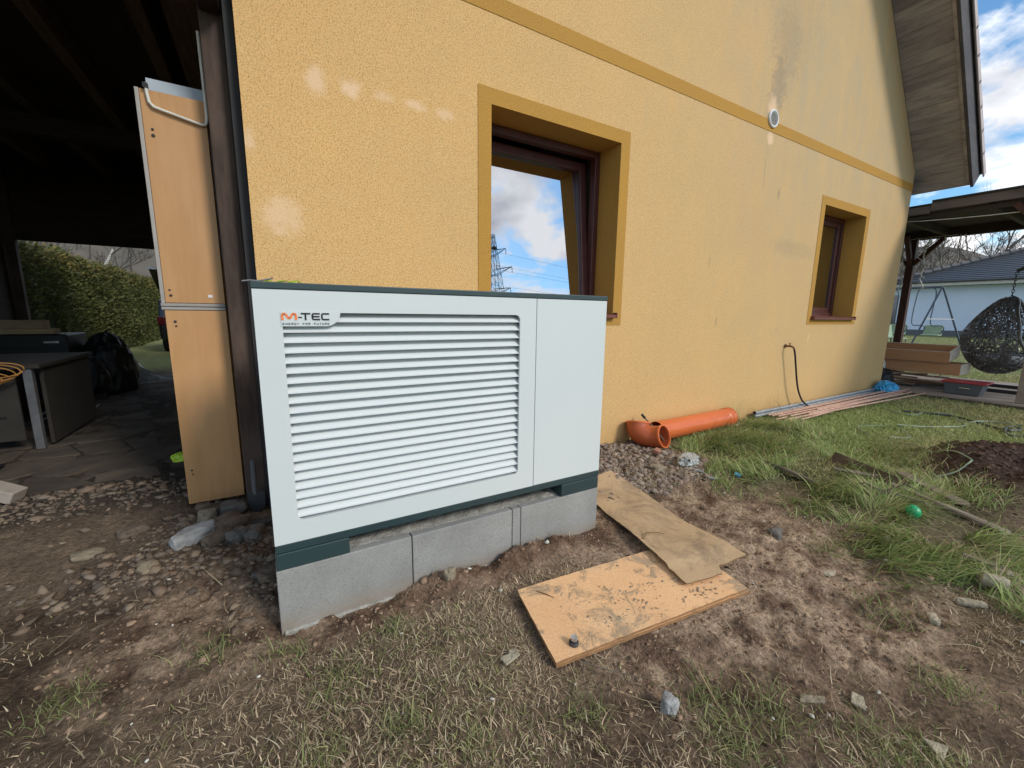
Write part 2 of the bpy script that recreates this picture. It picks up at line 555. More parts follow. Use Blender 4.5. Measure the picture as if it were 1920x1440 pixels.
MAT['scrap_wood'] = wood('scrap_wood', (0.36, 0.24, 0.15), (0.20, 0.13, 0.085), (0.46, 0.33, 0.22), 'y', 6, 0.85, 0.3, 0.45)
MAT['redbrown'] = mt('redbrown_window_frame', (0.085, 0.024, 0.020), (0.065, 0.018, 0.016), scale=8, rough=0.4)
MAT['sill'] = mt('redbrown_metal_sill', (0.19, 0.060, 0.045), (0.15, 0.048, 0.038), scale=8, rough=0.35, metal=0.15)
MAT['perg_wood'] = wood('pergola_redbrown_stain', (0.075, 0.034, 0.026), (0.048, 0.022, 0.018), None, 'z', 5, 0.6, 0.2)
MAT['perg_dark'] = wood('pergola_dark_stain', (0.050, 0.040, 0.038), (0.032, 0.026, 0.026), (0.08, 0.065, 0.058), 'y', 5, 0.75, 0.2)
MAT['perg_fascia'] = wood('pergola_fascia', (0.13, 0.105, 0.095), (0.085, 0.07, 0.065), (0.20, 0.16, 0.14), 'y', 5, 0.8, 0.2)

# sheet boards with mud
def board_mat(name, c1, c2, mud, grain, mudscale, lo, hi, seed):
    m, nt, b = nodes(name)
    t = nd(nt, 'ShaderNodeTexCoord')
    ad = nd(nt, 'ShaderNodeVectorMath', operation='ADD'); ad.inputs[1].default_value = (seed, seed * .7, 0)
    nt.links.new(t.outputs['Object'], ad.inputs[0])
    vec = ad.outputs[0]
    f = noise_tex(nt, vec, 4, 6, 0.6, 0.4)
    base = ramp_of(nt, f, [(0.3, c1), (0.7, c2)])
    g = noise_tex(nt, vec, grain, 3, 0.6)
    base = mixc(nt, ramp_of(nt, g, [(0.35, 0.4), (0.55, 0.0)]), base, tuple(x * 0.55 for x in c2))
    md = noise_tex(nt, vec, mudscale, 9, 0.72, 0.8)
    fac = ramp_of(nt, md, [(lo, 0.0), (hi, 0.85)])
    base = mixc(nt, fac, base, mud)
    # dusty film
    du = noise_tex(nt, vec, 2.2, 5, 0.6)
    base = mixc(nt, ramp_of(nt, du, [(0.45, 0.0), (0.75, 0.5)]), base, (0.58, 0.45, 0.30))
    nt.links.new(base, b.inputs['Base Color'])
    b.inputs['Roughness'].default_value = 0.85
    b.inputs['Specular IOR Level'].default_value = 0.25
    hb = nd(nt, 'ShaderNodeMath', operation='MULTIPLY_ADD'); hb.inputs[1].default_value = 0.35
    nt.links.new(g, hb.inputs[0]); nt.links.new(fac, hb.inputs[2])
    set_bump(nt, b, hb.outputs[0], 0.6, 0.004)
    return m
MAT['chipboard'] = board_mat('muddy_chipboard', (0.86, 0.53, 0.28), (0.79, 0.46, 0.23), (0.33, 0.25, 0.165), 160, 7.0, 0.535, 0.62, 2.0)
MAT['hardboard'] = board_mat('muddy_hardboard', (0.56, 0.395, 0.23), (0.48, 0.33, 0.185), (0.25, 0.175, 0.11), 180, 4.6, 0.46, 0.64, 9.0)
MAT['hardboard_edge'] = mt('hardboard_edge', (0.22, 0.13, 0.06), rough=0.9)

MAT['pvc'] = mt('orange_pvc', (0.66, 0.155, 0.045), (0.60, 0.135, 0.04), scale=3, rough=0.30, spec=0.5)
MAT['pvc_in'] = mt('orange_pvc_elbow', (0.46, 0.105, 0.035), (0.40, 0.09, 0.03), scale=4, rough=0.35)
MAT['steel'] = mt('galvanised_tube', (0.55, 0.57, 0.60), (0.42, 0.44, 0.46), scale=20, rough=0.38, metal=0.85)
MAT['copper'] = mt('dull_copper_pipe', (0.68, 0.44, 0.34), (0.50, 0.30, 0.22), scale=14, rough=0.42, metal=0.4)
MAT['blue_plastic'] = mt('blue_plastic_film', (0.02, 0.26, 0.52), (0.05, 0.36, 0.62), scale=9, rough=0.35)
MAT['grey_film'] = mt('grey_plastic_film', (0.28, 0.30, 0.29), (0.42, 0.44, 0.43), scale=12, rough=0.3)
MAT['hose_light'] = mt('pale_hose', (0.26, 0.33, 0.24), (0.17, 0.22, 0.15), scale=8, rough=0.4)
MAT['hose_dark'] = mt('dark_hose', (0.02, 0.03, 0.028), rough=0.4)
MAT['rubber'] = mt('black_rubber', (0.012, 0.012, 0.013), rough=0.6)
MAT['brass'] = mt('old_brass', (0.30, 0.16, 0.09), (0.20, 0.10, 0.06), scale=20, rough=0.45, metal=0.7)
MAT['green_plastic'] = mt('green_plastic', (0.01, 0.36, 0.13), (0.012, 0.30, 0.11), rough=0.35)
MAT['white_plastic'] = mt('white_plastic', (0.75, 0.75, 0.74), rough=0.4)
MAT['white_tube'] = mt('white_lacquer_tube', (0.72, 0.70, 0.64), (0.60, 0.57, 0.50), scale=9, rough=0.4)
MAT['greyblue_panel'] = mt('greyblue_panel', (0.42, 0.48, 0.55), rough=0.5)
MAT['tub_grey'] = mt('grey_tub', (0.10, 0.115, 0.13), (0.085, 0.10, 0.115), rough=0.45)
MAT['tub_red'] = mt('red_lid', (0.42, 0.035, 0.045), rough=0.4)
MAT['black_metal'] = mt('black_metal', (0.018, 0.018, 0.020), rough=0.45)
MAT['black_plastic'] = mt('black_plastic', (0.010, 0.010, 0.011), rough=0.55)
MAT['grey_metal'] = mt('grey_steel_leg', (0.16, 0.165, 0.17), (0.11, 0.11, 0.12), scale=10, rough=0.55, metal=0.3)
MAT['bench_board'] = mt('bench_board', (0.04, 0.034, 0.028), (0.028, 0.024, 0.02), rough=0.8)
MAT['orange_cable'] = mt('orange_cable', (0.55, 0.26, 0.07), rough=0.5)
MAT['wicker'] = mt('dark_wicker', (0.115, 0.11, 0.112), (0.055, 0.052, 0.054), scale=30, rough=0.28, spec=0.7)
MAT['swing_blue'] = mt('blue_steel_swing', (0.045, 0.065, 0.105), rough=0.4)
MAT['swing_green'] = mt('pale_green_seat', (0.30, 0.40, 0.27), rough=0.5)
MAT['net'] = mt('dark_net', (0.05, 0.06, 0.075), rough=0.9)
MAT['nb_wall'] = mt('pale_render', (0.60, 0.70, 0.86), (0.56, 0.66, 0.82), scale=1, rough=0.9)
MAT['nb_roof'] = mt('dark_glazed_tile', (0.030, 0.034, 0.042), (0.022, 0.025, 0.032), scale=2, rough=0.28, spec=0.6)
MAT['nb_hip'] = mt('grey_hip_tile', (0.10, 0.10, 0.11), (0.075, 0.075, 0.082), scale=3, rough=0.55)
MAT['fascia_light'] = mt('light_fascia', (0.55, 0.54, 0.52), rough=0.6)
MAT['tile_pink'] = mt('roof_tile_verge', (0.50, 0.43, 0.42), (0.42, 0.35, 0.34), scale=6, rough=0.7)
MAT['roof_field'] = mt('roof_tile_field', (0.16, 0.07, 0.05), (0.12, 0.05, 0.04), scale=4, rough=0.8)
MAT['curtain'] = mt('grey_curtain', (0.16, 0.165, 0.16), (0.11, 0.115, 0.11), scale=3, rough=0.9)
MAT['room'] = mt('room_wall', (0.10, 0.095, 0.085), rough=0.9)
MAT['pylon'] = mt('pylon_steel', (0.10, 0.11, 0.12), rough=0.6, metal=0.3)
MAT['car_paint'] = mt('dark_car_paint', (0.012, 0.013, 0.016), rough=0.2, coat=0.5)
MAT['tail_light'] = mt('dark_red_lens', (0.05, 0.004, 0.006), rough=0.2)
MAT['chrome'] = mt('bright_trim', (0.75, 0.77, 0.8), rough=0.2, metal=0.9)
MAT['bark'] = mt('grey_bark', (0.17, 0.145, 0.12), (0.085, 0.07, 0.06), scale=8, rough=0.95, bump=0.5, bscale=20, stretch=(1, 1, .2))
MAT['birch'] = mt('pale_birch_bark', (0.55, 0.53, 0.48), (0.22, 0.20, 0.18), scale=7, rough=0.9, stretch=(.4, .4, 2), lo=.5, hi=.62)
MAT['twig'] = mt('bare_twigs', (0.095, 0.082, 0.072), (0.065, 0.056, 0.05), scale=.3, rough=0.95)

def make_glass():
    m, nt, b = nodes('window_glass')
    out = nt.nodes['Material Output']
    nt.nodes.remove(b)
    gl = nd(nt, 'ShaderNodeBsdfGlossy'); gl.inputs['Roughness'].default_value = 0.01
    gl.inputs['Color'].default_value = (0.93, 0.95, 1.0, 1)
    tr = nd(nt, 'ShaderNodeBsdfTransparent'); tr.inputs['Color'].default_value = (0.75, 0.78, 0.77, 1)
    lw = nd(nt, 'ShaderNodeFresnel'); lw.inputs['IOR'].default_value = 7.5
    mx = nd(nt, 'ShaderNodeMixShader')
    nt.links.new(lw.outputs[0], mx.inputs[0]); nt.links.new(tr.outputs[0], mx.inputs[1]); nt.links.new(gl.outputs[0], mx.inputs[2])
    nt.links.new(mx.outputs[0], out.inputs['Surface'])
    return m
MAT['glass'] = make_glass()

def make_film():
    m, nt, b = nodes('clear_film')
    out = nt.nodes['Material Output']
    vec = coords(nt)
    f = noise_tex(nt, vec, 8, 5)
    col = ramp_of(nt, f, [(.35, (0.30, 0.36, 0.42)), (.65, (0.58, 0.66, 0.74))])
    nt.links.new(col, b.inputs['Base Color'])
    b.inputs['Roughness'].default_value = 0.25
    tr = nd(nt, 'ShaderNodeBsdfTransparent')
    mx = nd(nt, 'ShaderNodeMixShader'); mx.inputs[0].default_value = 0.7
    nt.links.new(tr.outputs[0], mx.inputs[1]); nt.links.new(b.outputs[0], mx.inputs[2])
    nt.links.new(mx.outputs[0], out.inputs['Surface'])
    return m
MAT['film'] = make_film()

def col_mat(name, rough=0.8, trans=0.0, spec=0.3, bump=0.0):
    m, nt, b = nodes(name)
    a = nd(nt, 'ShaderNodeAttribute'); a.attribute_name = 'Col'
    nt.links.new(a.outputs['Color'], b.inputs['Base Color'])
    b.inputs['Roughness'].default_value = rough
    b.inputs['Specular IOR Level'].default_value = spec
    if bump:
        vec = coords(nt)
        set_bump(nt, b, noise_tex(nt, vec, 90, 5, .65), bump, 0.006)
    if trans:
        out = nt.nodes['Material Output']
        tl = nd(nt, 'ShaderNodeBsdfTranslucent')
        nt.links.new(a.outputs['Color'], tl.inputs['Color'])
        mx = nd(nt, 'ShaderNodeMixShader'); mx.inputs[0].default_value = trans
        nt.links.new(b.outputs[0], mx.inputs[1]); nt.links.new(tl.outputs[0], mx.inputs[2])
        nt.links.new(mx.outputs[0], out.inputs['Surface'])
    return m
MAT['blade'] = col_mat('grass_blades', 0.6, 0.3, 0.25)
MAT['leaf'] = col_mat('leaf_faces', 0.6, 0.25, 0.3)
MAT['stones'] = col_mat('stone_surface', 0.9, 0, 0.25, 0.5)
MAT['clods'] = col_mat('soil_crumbs', 0.97, 0, 0.1, 0.6)

# ================================================================== ground
def axis_coords(lo, hi, step, far_lo, far_hi, grow=1.09):
    mid = list(np.arange(lo, hi + 1e-6, step))
    a = []; s = step; x = lo
    while x > far_lo:
        s *= grow; x -= s; a.append(x)
    b = []; s = step; x = mid[-1]
    while x < far_hi:
        s *= grow; x += s; b.append(x)
    return np.array(a[::-1] + mid + b)

def m_gravel_left(x, y):
    n = fbm(x, y, 3.0, 3, 21) - .5
    a = ell(x + n * .4, y + n * .4, -0.36, 2.52, 0.42, 0.42, .35)
    b = ell(x, y, -1.05, 3.42, 1.1, 0.30, .4) * 0.8
    c = ell(x, y, -0.12, 2.08, 0.16, 0.34, .4) * 0.7
    d = ell(x + n * .5, y, -0.72, 2.75, 0.5, 0.6, .4) * 0.45
    return np.clip(np.maximum.reduce([a, b, c, d * .6]) * ss(-.35, .1, n + .1), 0, 1)

def m_sand(x, y):
    n = fbm(x, y, 2.5, 3, 23) - .5
    return ell(x + n * .6, y + n * .4, -1.15, 2.72, 0.62, 0.42, .35)

def m_gravel_right(x, y):
    n = fbm(x, y, 4.0, 3, 27) - .5
    return np.clip(ell(x + n * .3, y + n * .3, 2.40, 2.25, 0.62, 0.52, .25), 0, 1)

def m_mud(x, y):
    n = (fbm(x, y, 2.6, 4, 31) - .5) * 0.7
    a = ell(x + n, y + n, 2.02, 0.86, 0.72, 0.52, .35)
    b = ell(x, y, 1.35, 0.83, 0.45, 0.20, .4) * .9
    c = ell(x, y, 1.75, 1.45, 0.55, 0.40, .4)
    d = ss(1.40 + n * .1, 1.52 + n * .1, y) * (x > -0.1) * (x < 1.9) * (y < 2.6)
    e = ell(x, y, 2.35, 1.45, 0.55, 0.35, .5) * .8
    f = ell(x + n, y, -0.28, 1.85, 0.30, 0.38, .4) * .9
    return np.clip(np.maximum.reduce([a, b, c, d * 1.0, e, f]), 0, 1)

def m_heap(x, y):
    n = (fbm(x, y, 2.0, 3, 35) - .5) * 0.5
    return ell(x + n, y + n, 4.75, 0.50, 0.85, 0.48, .45)

def m_lawn(x, y):
    n = (fbm(x, y, 1.3, 4, 41) - .5)
    a = ss(3.3, 4.3, x + n * 1.2 + 0.25 * y)
    far = ss(9, 12, np.sqrt(x * x + y * y))
    left = (x < 0.5) & (y > 2.2) & (y < 11.0)
    return np.maximum(np.where(left, 0, a), far) * (1 - m_heap(x, y))

def m_tall(x, y):
    n = (fbm(x, y, 2.6, 3, 47) - .5)
    a = ell(x + n * .5, y + n * .3, 4.05, 2.10, 0.98, 0.42, .3)
    b = ell(x + n * .4, y, 3.45, 1.75, 0.70, 0.42, .4)
    c = ell(x + n * .4, y, 3.5, 1.12, 0.55, 0.62, .5) * .95
    d = ell(x + n * .4, y + n * .3, 2.85, 0.52, 0.42, 0.36, .45) * .9
    e = ell(x, y, 2.55, 0.12, 0.35, 0.22, .4) * .7
    g = ell(x, y, 4.6, 1.35, 0.6, 0.5, .5) * .3
    return np.clip(np.maximum.reduce([a, b, c, d, e, g]), 0, 1)

def m_floor(x, y):          # paved ground under the shelter
    return ss(3.05, 3.5, y + 0.25 * (fbm(x, y, 1.5, 3, 51) - .5)) * (x < 0.2) * (1 - ss(10.2, 11.0, y)) * ss(-4.2, -3.6, x)

def m_brown(x, y):
    n = fbm(x, y, 1.6, 4, 57)
    k = ss(0.30, 0.52, n)
    near = (1 - ss(1.7, 2.5, y)) * (1 - ss(2.6, 3.6, x))
    left = 1 - ss(-0.2, -0.7, x) * 0.15 * 1.0
    return np.clip(k * near * left * (1 - m_mud(x, y)) * (1 - m_gravel_left(x, y)) * (1 - m_floor(x, y)), 0, 1)

def ground_z(x, y):
    x = np.asarray(x, float); y = np.asarray(y, float)
    r = np.sqrt(x * x + y * y)
    near = 1 - ss(6, 14, r)
    z = 0.028 * (fbm(x, y, 1.4, 3, 1) - .5) * near
    z = z + 0.016 * (fbm(x, y, 7.0, 4, 5) - .5) * near
    mud = m_mud(x, y)
    ridge = 1 - np.abs(2 * fbm(x * .8 - y * .5, y * .9 + x * .3, 6.5, 4, 8) - 1)
    z = z + mud * near * (0.055 * (fbm(x, y, 5.0, 5, 8) - .5) + 0.042 * (ridge - .75) + 0.034 * (fbm(x, y, 22, 3, 12) - .5))
    z = z + 0.016 * (fbm(x, y, 24, 2, 14) - .5) * near
    # tyre and boot ruts across the mud
    u = (x - 1.7) * 0.80 + (y - 1.1) * -0.60
    v = (x - 1.7) * 0.60 + (y - 1.1) * 0.80
    rut = np.sin(u * 26 + 3 * fbm(x, y, 3, 2, 15)) * np.exp(-((v - 0.05) / 0.22) ** 2) * ss(0.0, 0.25, u) * (1 - ss(0.7, 1.0, u))
    z = z + 0.010 * rut
    # spoil thrown up along the plinth
    bank = np.exp(-((y - 1.58) / 0.075) ** 2) * ss(0.2, 0.55, x) * (1 - ss(1.45, 1.75, x))
    z = z + bank * (0.030 + 0.03 * fbm(x, y, 8, 3, 17))
    z = z + 0.035 * ell(x, y, 1.66, 1.72, 0.16, 0.25, .5) * fbm(x, y, 9, 3, 18)
    z = z + m_heap(x, y) * (0.10 + 0.20 * fbm(x, y, 3.5, 5, 19))
    z = z + 0.05 * m_tall(x, y) * near
    z = z + m_gravel_left(x, y) * 0.035 + m_gravel_right(x, y) * 0.03
    # keep level below boards and slabs
    flat = np.maximum(ell(x, y, 1.26, 1.12, 0.62, 0.34, .12), ell(x, y, 1.75, 1.55, 0.40, 0.75, .12))
    z = z * (1 - 0.75 * flat)
    z = z - 0.010 * m_floor(x, y)
    plinth = ss(1.60, 1.66, y) * (1 - ss(2.2, 2.3, y)) * ss(-0.06, 0.0, x) * (1 - ss(1.5, 1.56, x))
    z = z * (1 - plinth)
    return z

def gz(x, y):
    return float(ground_z(np.array([x]), np.array([y]))[0])

def m_dark_left(x, y):  # mask: soil and blades get darker towards the left
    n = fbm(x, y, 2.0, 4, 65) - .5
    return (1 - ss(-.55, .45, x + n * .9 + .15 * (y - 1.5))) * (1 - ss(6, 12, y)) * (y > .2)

def lerp(a, b, t):
    return a + (b - a) * t[..., None]

def ground_col(x, y):
    n = fbm(x, y, 3.0, 5, 61); n2 = fbm(x, y, 14, 4, 63)
    dry = np.array([0.28, 0.20, 0.135]); wet = np.array([0.095, 0.062, 0.042])
    c = lerp(dry, wet, np.clip(1.7 * (n - .5) + 0.9 * (n2 - .5) + .42, 0, 1))
    mud = m_mud(x, y)
    sandy = lerp(np.array([0.48, 0.35, 0.24]), np.array([0.175, 0.112, 0.076]), np.clip(3.0 * (n2 - .5) + 1.2 * (n - .5) + .45, 0, 1))
    c = c * (1 - mud[..., None]) + sandy * mud[..., None]
    red = (np.exp(-((y - 1.56) / 0.10) ** 2) * ss(-0.1, 0.3, x) * (1 - ss(1.7, 2.0, x)))[..., None]
    c = c * (1 - .75 * red) + np.array([0.125, 0.068, 0.042]) * .75 * red
    lw = m_lawn(x, y)[..., None]
    lawn = lerp(np.array([0.17, 0.20, 0.075]), np.array([0.23, 0.23, 0.105]), np.clip(2 * (n - .5) + .5, 0, 1))
    c = c * (1 - lw) + lawn * lw
    t = m_tall(x, y)[..., None] * .8
    c = c * (1 - t) + np.array([0.09, 0.10, 0.045]) * t
    b = m_brown(x, y)[..., None] * .5
    c = c * (1 - b) + np.array([0.25, 0.18, 0.118]) * b
    h = m_heap(x, y)[..., None]
    c = c * (1 - h) + np.array([0.060, 0.036, 0.027]) * h
    sa = m_sand(x, y)[..., None] * .85
    c = c * (1 - sa) + lerp(np.array([0.34, 0.255, 0.175]), np.array([0.22, 0.155, 0.105]), n2) * sa
    fl = m_floor(x, y)[..., None]
    c = c * (1 - fl) + lerp(np.array([0.125, 0.10, 0.075]), np.array([0.08, 0.065, 0.052]), n2) * fl
    c = c * (1 - .27 * (m_dark_left(x, y) * (1 - .5 * m_sand(x, y)))[..., None])
    g = np.maximum(m_gravel_left(x, y) * .6, m_gravel_right(x, y))[..., None]
    c = c * (1 - g * .7) + np.array([0.115, 0.095, 0.078]) * g * .7
    return c

gx_ = axis_coords(-1.0, 2.9, 0.0115, -420, 420, 1.055)
gy_ = axis_coords(-0.05, 2.0, 0.0115, -420, 420, 1.055)
GX, GY = np.meshgrid(gx_, gy_, indexing='xy')
GZ = ground_z(GX, GY)
nx, ny = len(gx_), len(gy_)
gv = np.stack([GX, GY, GZ], -1).reshape(-1, 3)
idx = np.arange(nx * ny).reshape(ny, nx)
gf = np.stack([idx[:-1, :-1], idx[:-1, 1:], idx[1:, 1:], idx[1:, :-1]], -1).reshape(-1, 4)
def make_ground_mat():
    m, nt, b = nodes('earth_and_turf')
    a = nd(nt, 'ShaderNodeAttribute'); a.attribute_name = 'Col'
    t = nd(nt, 'ShaderNodeTexCoord'); vec = t.outputs['Object']
    f = noise_tex(nt, vec, 55, 6, 0.7)
    v1 = ramp_of(nt, f, [(0.3, 0.40), (0.7, 1.55)])
    c = mixc(nt, 1.0, a.outputs['Color'], v1, 'MULTIPLY')
    g = noise_tex(nt, vec, 9, 6, 0.65)
    c = mixc(nt, 1.0, c, ramp_of(nt, g, [(0.3, 0.72), (0.7, 1.25)]), 'MULTIPLY')
    nt.links.new(c, b.inputs['Base Color'])
    b.inputs['Roughness'].default_value = 0.95
    b.inputs['Specular IOR Level'].default_value = 0.15
    set_bump(nt, b, f, 1.0, 0.022)
    return m
gme = np_mesh('ground', gv, gf, ground_col(GX, GY).reshape(-1, 3), smooth=True)
ground = link(gme, 'ground', make_ground_mat())
tag(ground, 'muddy brown earth turning to lawn on the right', 'ground', kind='structure')

# ================================================================== house
YW = 2.704
HX0, HX1 = -0.03, 8.71
EAVE = 3.42; SL = 1.06
RX = (HX0 + HX1) / 2; RZ = EAVE + SL * (HX1 - RX)
house = thing('house', 'yellow rendered gable house with ochre window surrounds and timber eaves', 'house', (0, 2.704, 0))
WINS = [(1.41, 2.61), (6.10, 7.28)]
WZ0, WZ1 = 1.20, 2.59
mb = MB()
xs = [HX0, 1.41, 2.61, 6.10, 7.28, HX1]
zs = [-0.3, WZ0, WZ1, EAVE]
def quad_y(mb, x0, x1, z0, z1, y):
    mb.add([(x0, y, z0), (x1, y, z0), (x1, y, z1), (x0, y, z1)], [(0, 1, 2, 3)])
for i in range(5):
    for j in range(3):
        if j == 1 and i in (1, 3): continue
        quad_y(mb, xs[i], xs[i + 1], zs[j], zs[j + 1], YW)
mb.add([(HX0, YW, EAVE), (HX1, YW, EAVE), (RX, YW, RZ)], [(0, 1, 2)])
D = 11.0
mb.add([(HX1, YW, -.3), (HX1, D, -.3), (HX1, D, EAVE), (HX1, YW, EAVE)], [(0, 1, 2, 3)])
mb.add([(HX0, YW, -.3), (HX0, D, -.3), (HX0, D, EAVE), (HX0, YW, EAVE)], [(0, 1, 2, 3)])
mb.add([(HX0, D, -.3), (HX1, D, -.3), (HX1, D, EAVE), (RX, D, RZ), (HX0, D, EAVE)], [(0, 1, 2, 3, 4)])
wall = mb.build('wall', MAT['stucco'], house, origin=(0, 0, 0))
# inner leaf so rooms are dark and the wall has thickness
mb = MB()
for i in range(5):
    for j in range(3):
        if j == 1 and i in (1, 3): continue
        quad_y(mb, xs[i] + .001, xs[i + 1] - .001, zs[j], zs[j + 1], YW + 0.42)
mb.box(HX0 + .05, HX1 - .05, 5.0, 5.1, -.2, 3.4)
mb.box(HX0 + .05, HX1 - .05, YW + .42, 5.1, 3.3, 3.38)
mb.box(4.3, 4.4, YW + .43, 5.0, -.2, 3.3)
mb.build('inner_wall', MAT['room'], house)
# painted string course, broken round the vent
mb = MB(); mb.box(HX0 + .001, HX1 - .001, YW - .004, YW + .01, 3.132, 3.238)
mb.build('string_course', MAT['trim'], house, origin=(0, 0, 0))

def curtain_mesh(x0, x1, y, z0, z1, amp=0.02, waves=9):
    mb = MB(); n = waves * 8
    vs = []; fs = []
    for i in range(n + 1):
        t = i / n
        yy = y + amp * math.sin(t * waves * 2 * math.pi) + amp * .4 * math.sin(t * 17)
        vs += [(x0 + (x1 - x0) * t, yy, z0), (x0 + (x1 - x0) * t, yy, z1)]
        if i: fs.append((2 * i - 2, 2 * i, 2 * i + 1, 2 * i - 1))
    mb.add(vs, fs)
    return mb

def frame_boxes(mb, x0, x1, z0, z1, w, y0, y1):
    mb.box(x0, x0 + w, y0, y1, z0, z1); mb.box(x1 - w, x1, y0, y1, z0, z1)
    mb.box(x0 + w, x1 - w, y0, y1, z1 - w, z1); mb.box(x0 + w, x1 - w, y0, y1, z0, z0 + w)

def window(x0, x1, tilt):
    win = bpy.data.objects.new('window', None); COL.objects.link(win)
    win.parent = house; win.location = Vector(((x0 + x1) / 2, YW, WZ0)) - WL[house.name]
    WL[win.name] = Vector(((x0 + x1) / 2, YW, WZ0))
    # painted surround and plastered reveals
    mb = MB(); p = YW - .004; q = 0.10
    zb = WZ0 - 0.085
    mb.box(x0 - q, x0, p, YW + .01, zb, WZ1 + q); mb.box(x1, x1 + q, p, YW + .01, zb, WZ1 + q)
    mb.box(x0, x1, p, YW + .01, WZ1, WZ1 + q); mb.box(x0, x1, p, YW + .01, zb, WZ0)
    d = YW + 0.30
    mb.box(x0 - .02, x0, YW + .01, d, WZ0, WZ1); mb.box(x1, x1 + .02, YW + .01, d, WZ0, WZ1)
    mb.box(x0 - .02, x1 + .02, YW + .01, d, WZ1, WZ1 + .02); mb.box(x0 - .02, x1 + .02, YW + .01, d, WZ0 - .02, WZ0)
    mb.build('surround', MAT['trim'], win, origin=(0, 0, 0))
    fy = 2.945
    mb = MB(); frame_boxes(mb, x0 + .001, x1 - .001, WZ0 + .02, WZ1 - .001, 0.055, fy, fy + .07)
    mb.build('frame', MAT['redbrown'], win, bevel=.006)
    # sash, hinged at its bottom edge
    sx0, sx1, sz0, sz1 = x0 + .045, x1 - .045, WZ0 + .07, WZ1 - .05
    M4 = Matrix.Translation((0, fy + .02, sz0)) @ Matrix.Rotation(-tilt, 4, 'X') @ Matrix.Translation((0, -(fy + .02), -sz0))
    mb = MB(); frame_boxes(mb, sx0, sx1, sz0, sz1, 0.075, fy + .02, fy + .075)
    mb.v = [tuple(M4 @ Vector(p)) for p in mb.v]
    mb.build('sash', MAT['redbrown'], win, bevel=.008)
    mb = MB(); mb.box(sx0 + .07, sx1 - .07, fy + .045, fy + .049, sz0 + .07, sz1 - .07)
    mb.v = [tuple(M4 @ Vector(p)) for p in mb.v]
    mb.build('pane', MAT['glass'], win)
    # metal sill with turned-up ends
    mb = MB()
    mb.prism([(YW - .05, WZ0 + .004), (YW - .05, WZ0 - .022), (YW - .046, WZ0 - .022), (YW - .046, WZ0), (fy + .03, WZ0 + .034), (fy + .03, WZ0 + .038)],
             lambda a, b, c: (c, a, b), x0 - .0, x1 + .0)
    for xa in (x0 - .012, x1 + .002):
        mb.box(xa, xa + .01, YW - .052, YW - .004, WZ0 - .024, WZ0 + .022)
    mb.build('sill', MAT['sill'], win)
    cb = curtain_mesh(x1 - .42, x1 - .05, YW + .56, WZ0 - .1, WZ1 + .1, .025, 7)
    cb.build('curtain', MAT['curtain'], win, smooth=True)
    return win
window(*WINS[0], rad(5.5))
window(*WINS[1], 0.0)

# vent grille
vent = bpy.data.objects.new('vent_grille', None); COL.objects.link(vent)
vent.parent = house; vc = Vector((4.74, YW, 3.255)); vent.location = vc - WL[house.name]; WL[vent.name] = vc
mv = Matrix.Translation(vc) @ Matrix.Rotation(rad(90), 4, 'X')
mb = MB(); mb.lathe([(0.088, -.002), (0.088, .018), (0.080, .024), (0.070, .022), (0.068, -.002)], 40, mv)
mb.build('ring', MAT['white_plastic'], vent, smooth=True)
mb = MB(); mb.lathe([(0.069, -.002 + .004), (0.0005, .002)], 32, mv)
mb.build('back', MAT['dark_cavity'], vent)
for k in range(9):
    zz = -0.058 + k * 0.0145
    hw = math.sqrt(max(0.0695 ** 2 - zz ** 2, 1e-6))
    mb = MB(); mb.bar((vc.x - hw, YW - .012, vc.z + zz), (vc.x + hw, YW - .012, vc.z + zz), 0.014, 0.005, (0, -.5, .8))
    mb.build('slat', MAT['white_plastic'], vent)

# roof
roofn = bpy.data.objects.new('roof', None); COL.objects.link(roofn); roofn.parent = house
roofn.location = Vector((RX, YW, EAVE)) - WL[house.name]; WL[roofn.name] = Vector((RX, YW, EAVE))
Y_SOF = 2.14; OVX = 0.27
XE = HX1 + OVX; ZE = EAVE - SL * OVX
slen = math.hypot(1, SL); ux, uz = 1 / slen, -SL / slen       # downslope on the right-hand side
nxn, nzn = SL / slen, 1 / slen                                # outward normal
def rp(s, off, y):          # s: distance up from the eave edge along slope, off: above the soffit plane
    return (XE - ux * s + nxn * off, y, ZE - uz * s + nzn * off)
L_SL = math.hypot(XE - RX, RZ - ZE)
mb = MB()
mb.add([rp(-.0, .025, Y_SOF + .02), rp(L_SL, .025, Y_SOF + .02), rp(L_SL, .025, D + .3), rp(0, .025, D + .3),
        rp(-.0, .295, Y_SOF + .02), rp(L_SL, .295, Y_SOF + .02), rp(L_SL, .295, D + .3), rp(0, .295, D + .3)], MB.BOXF)
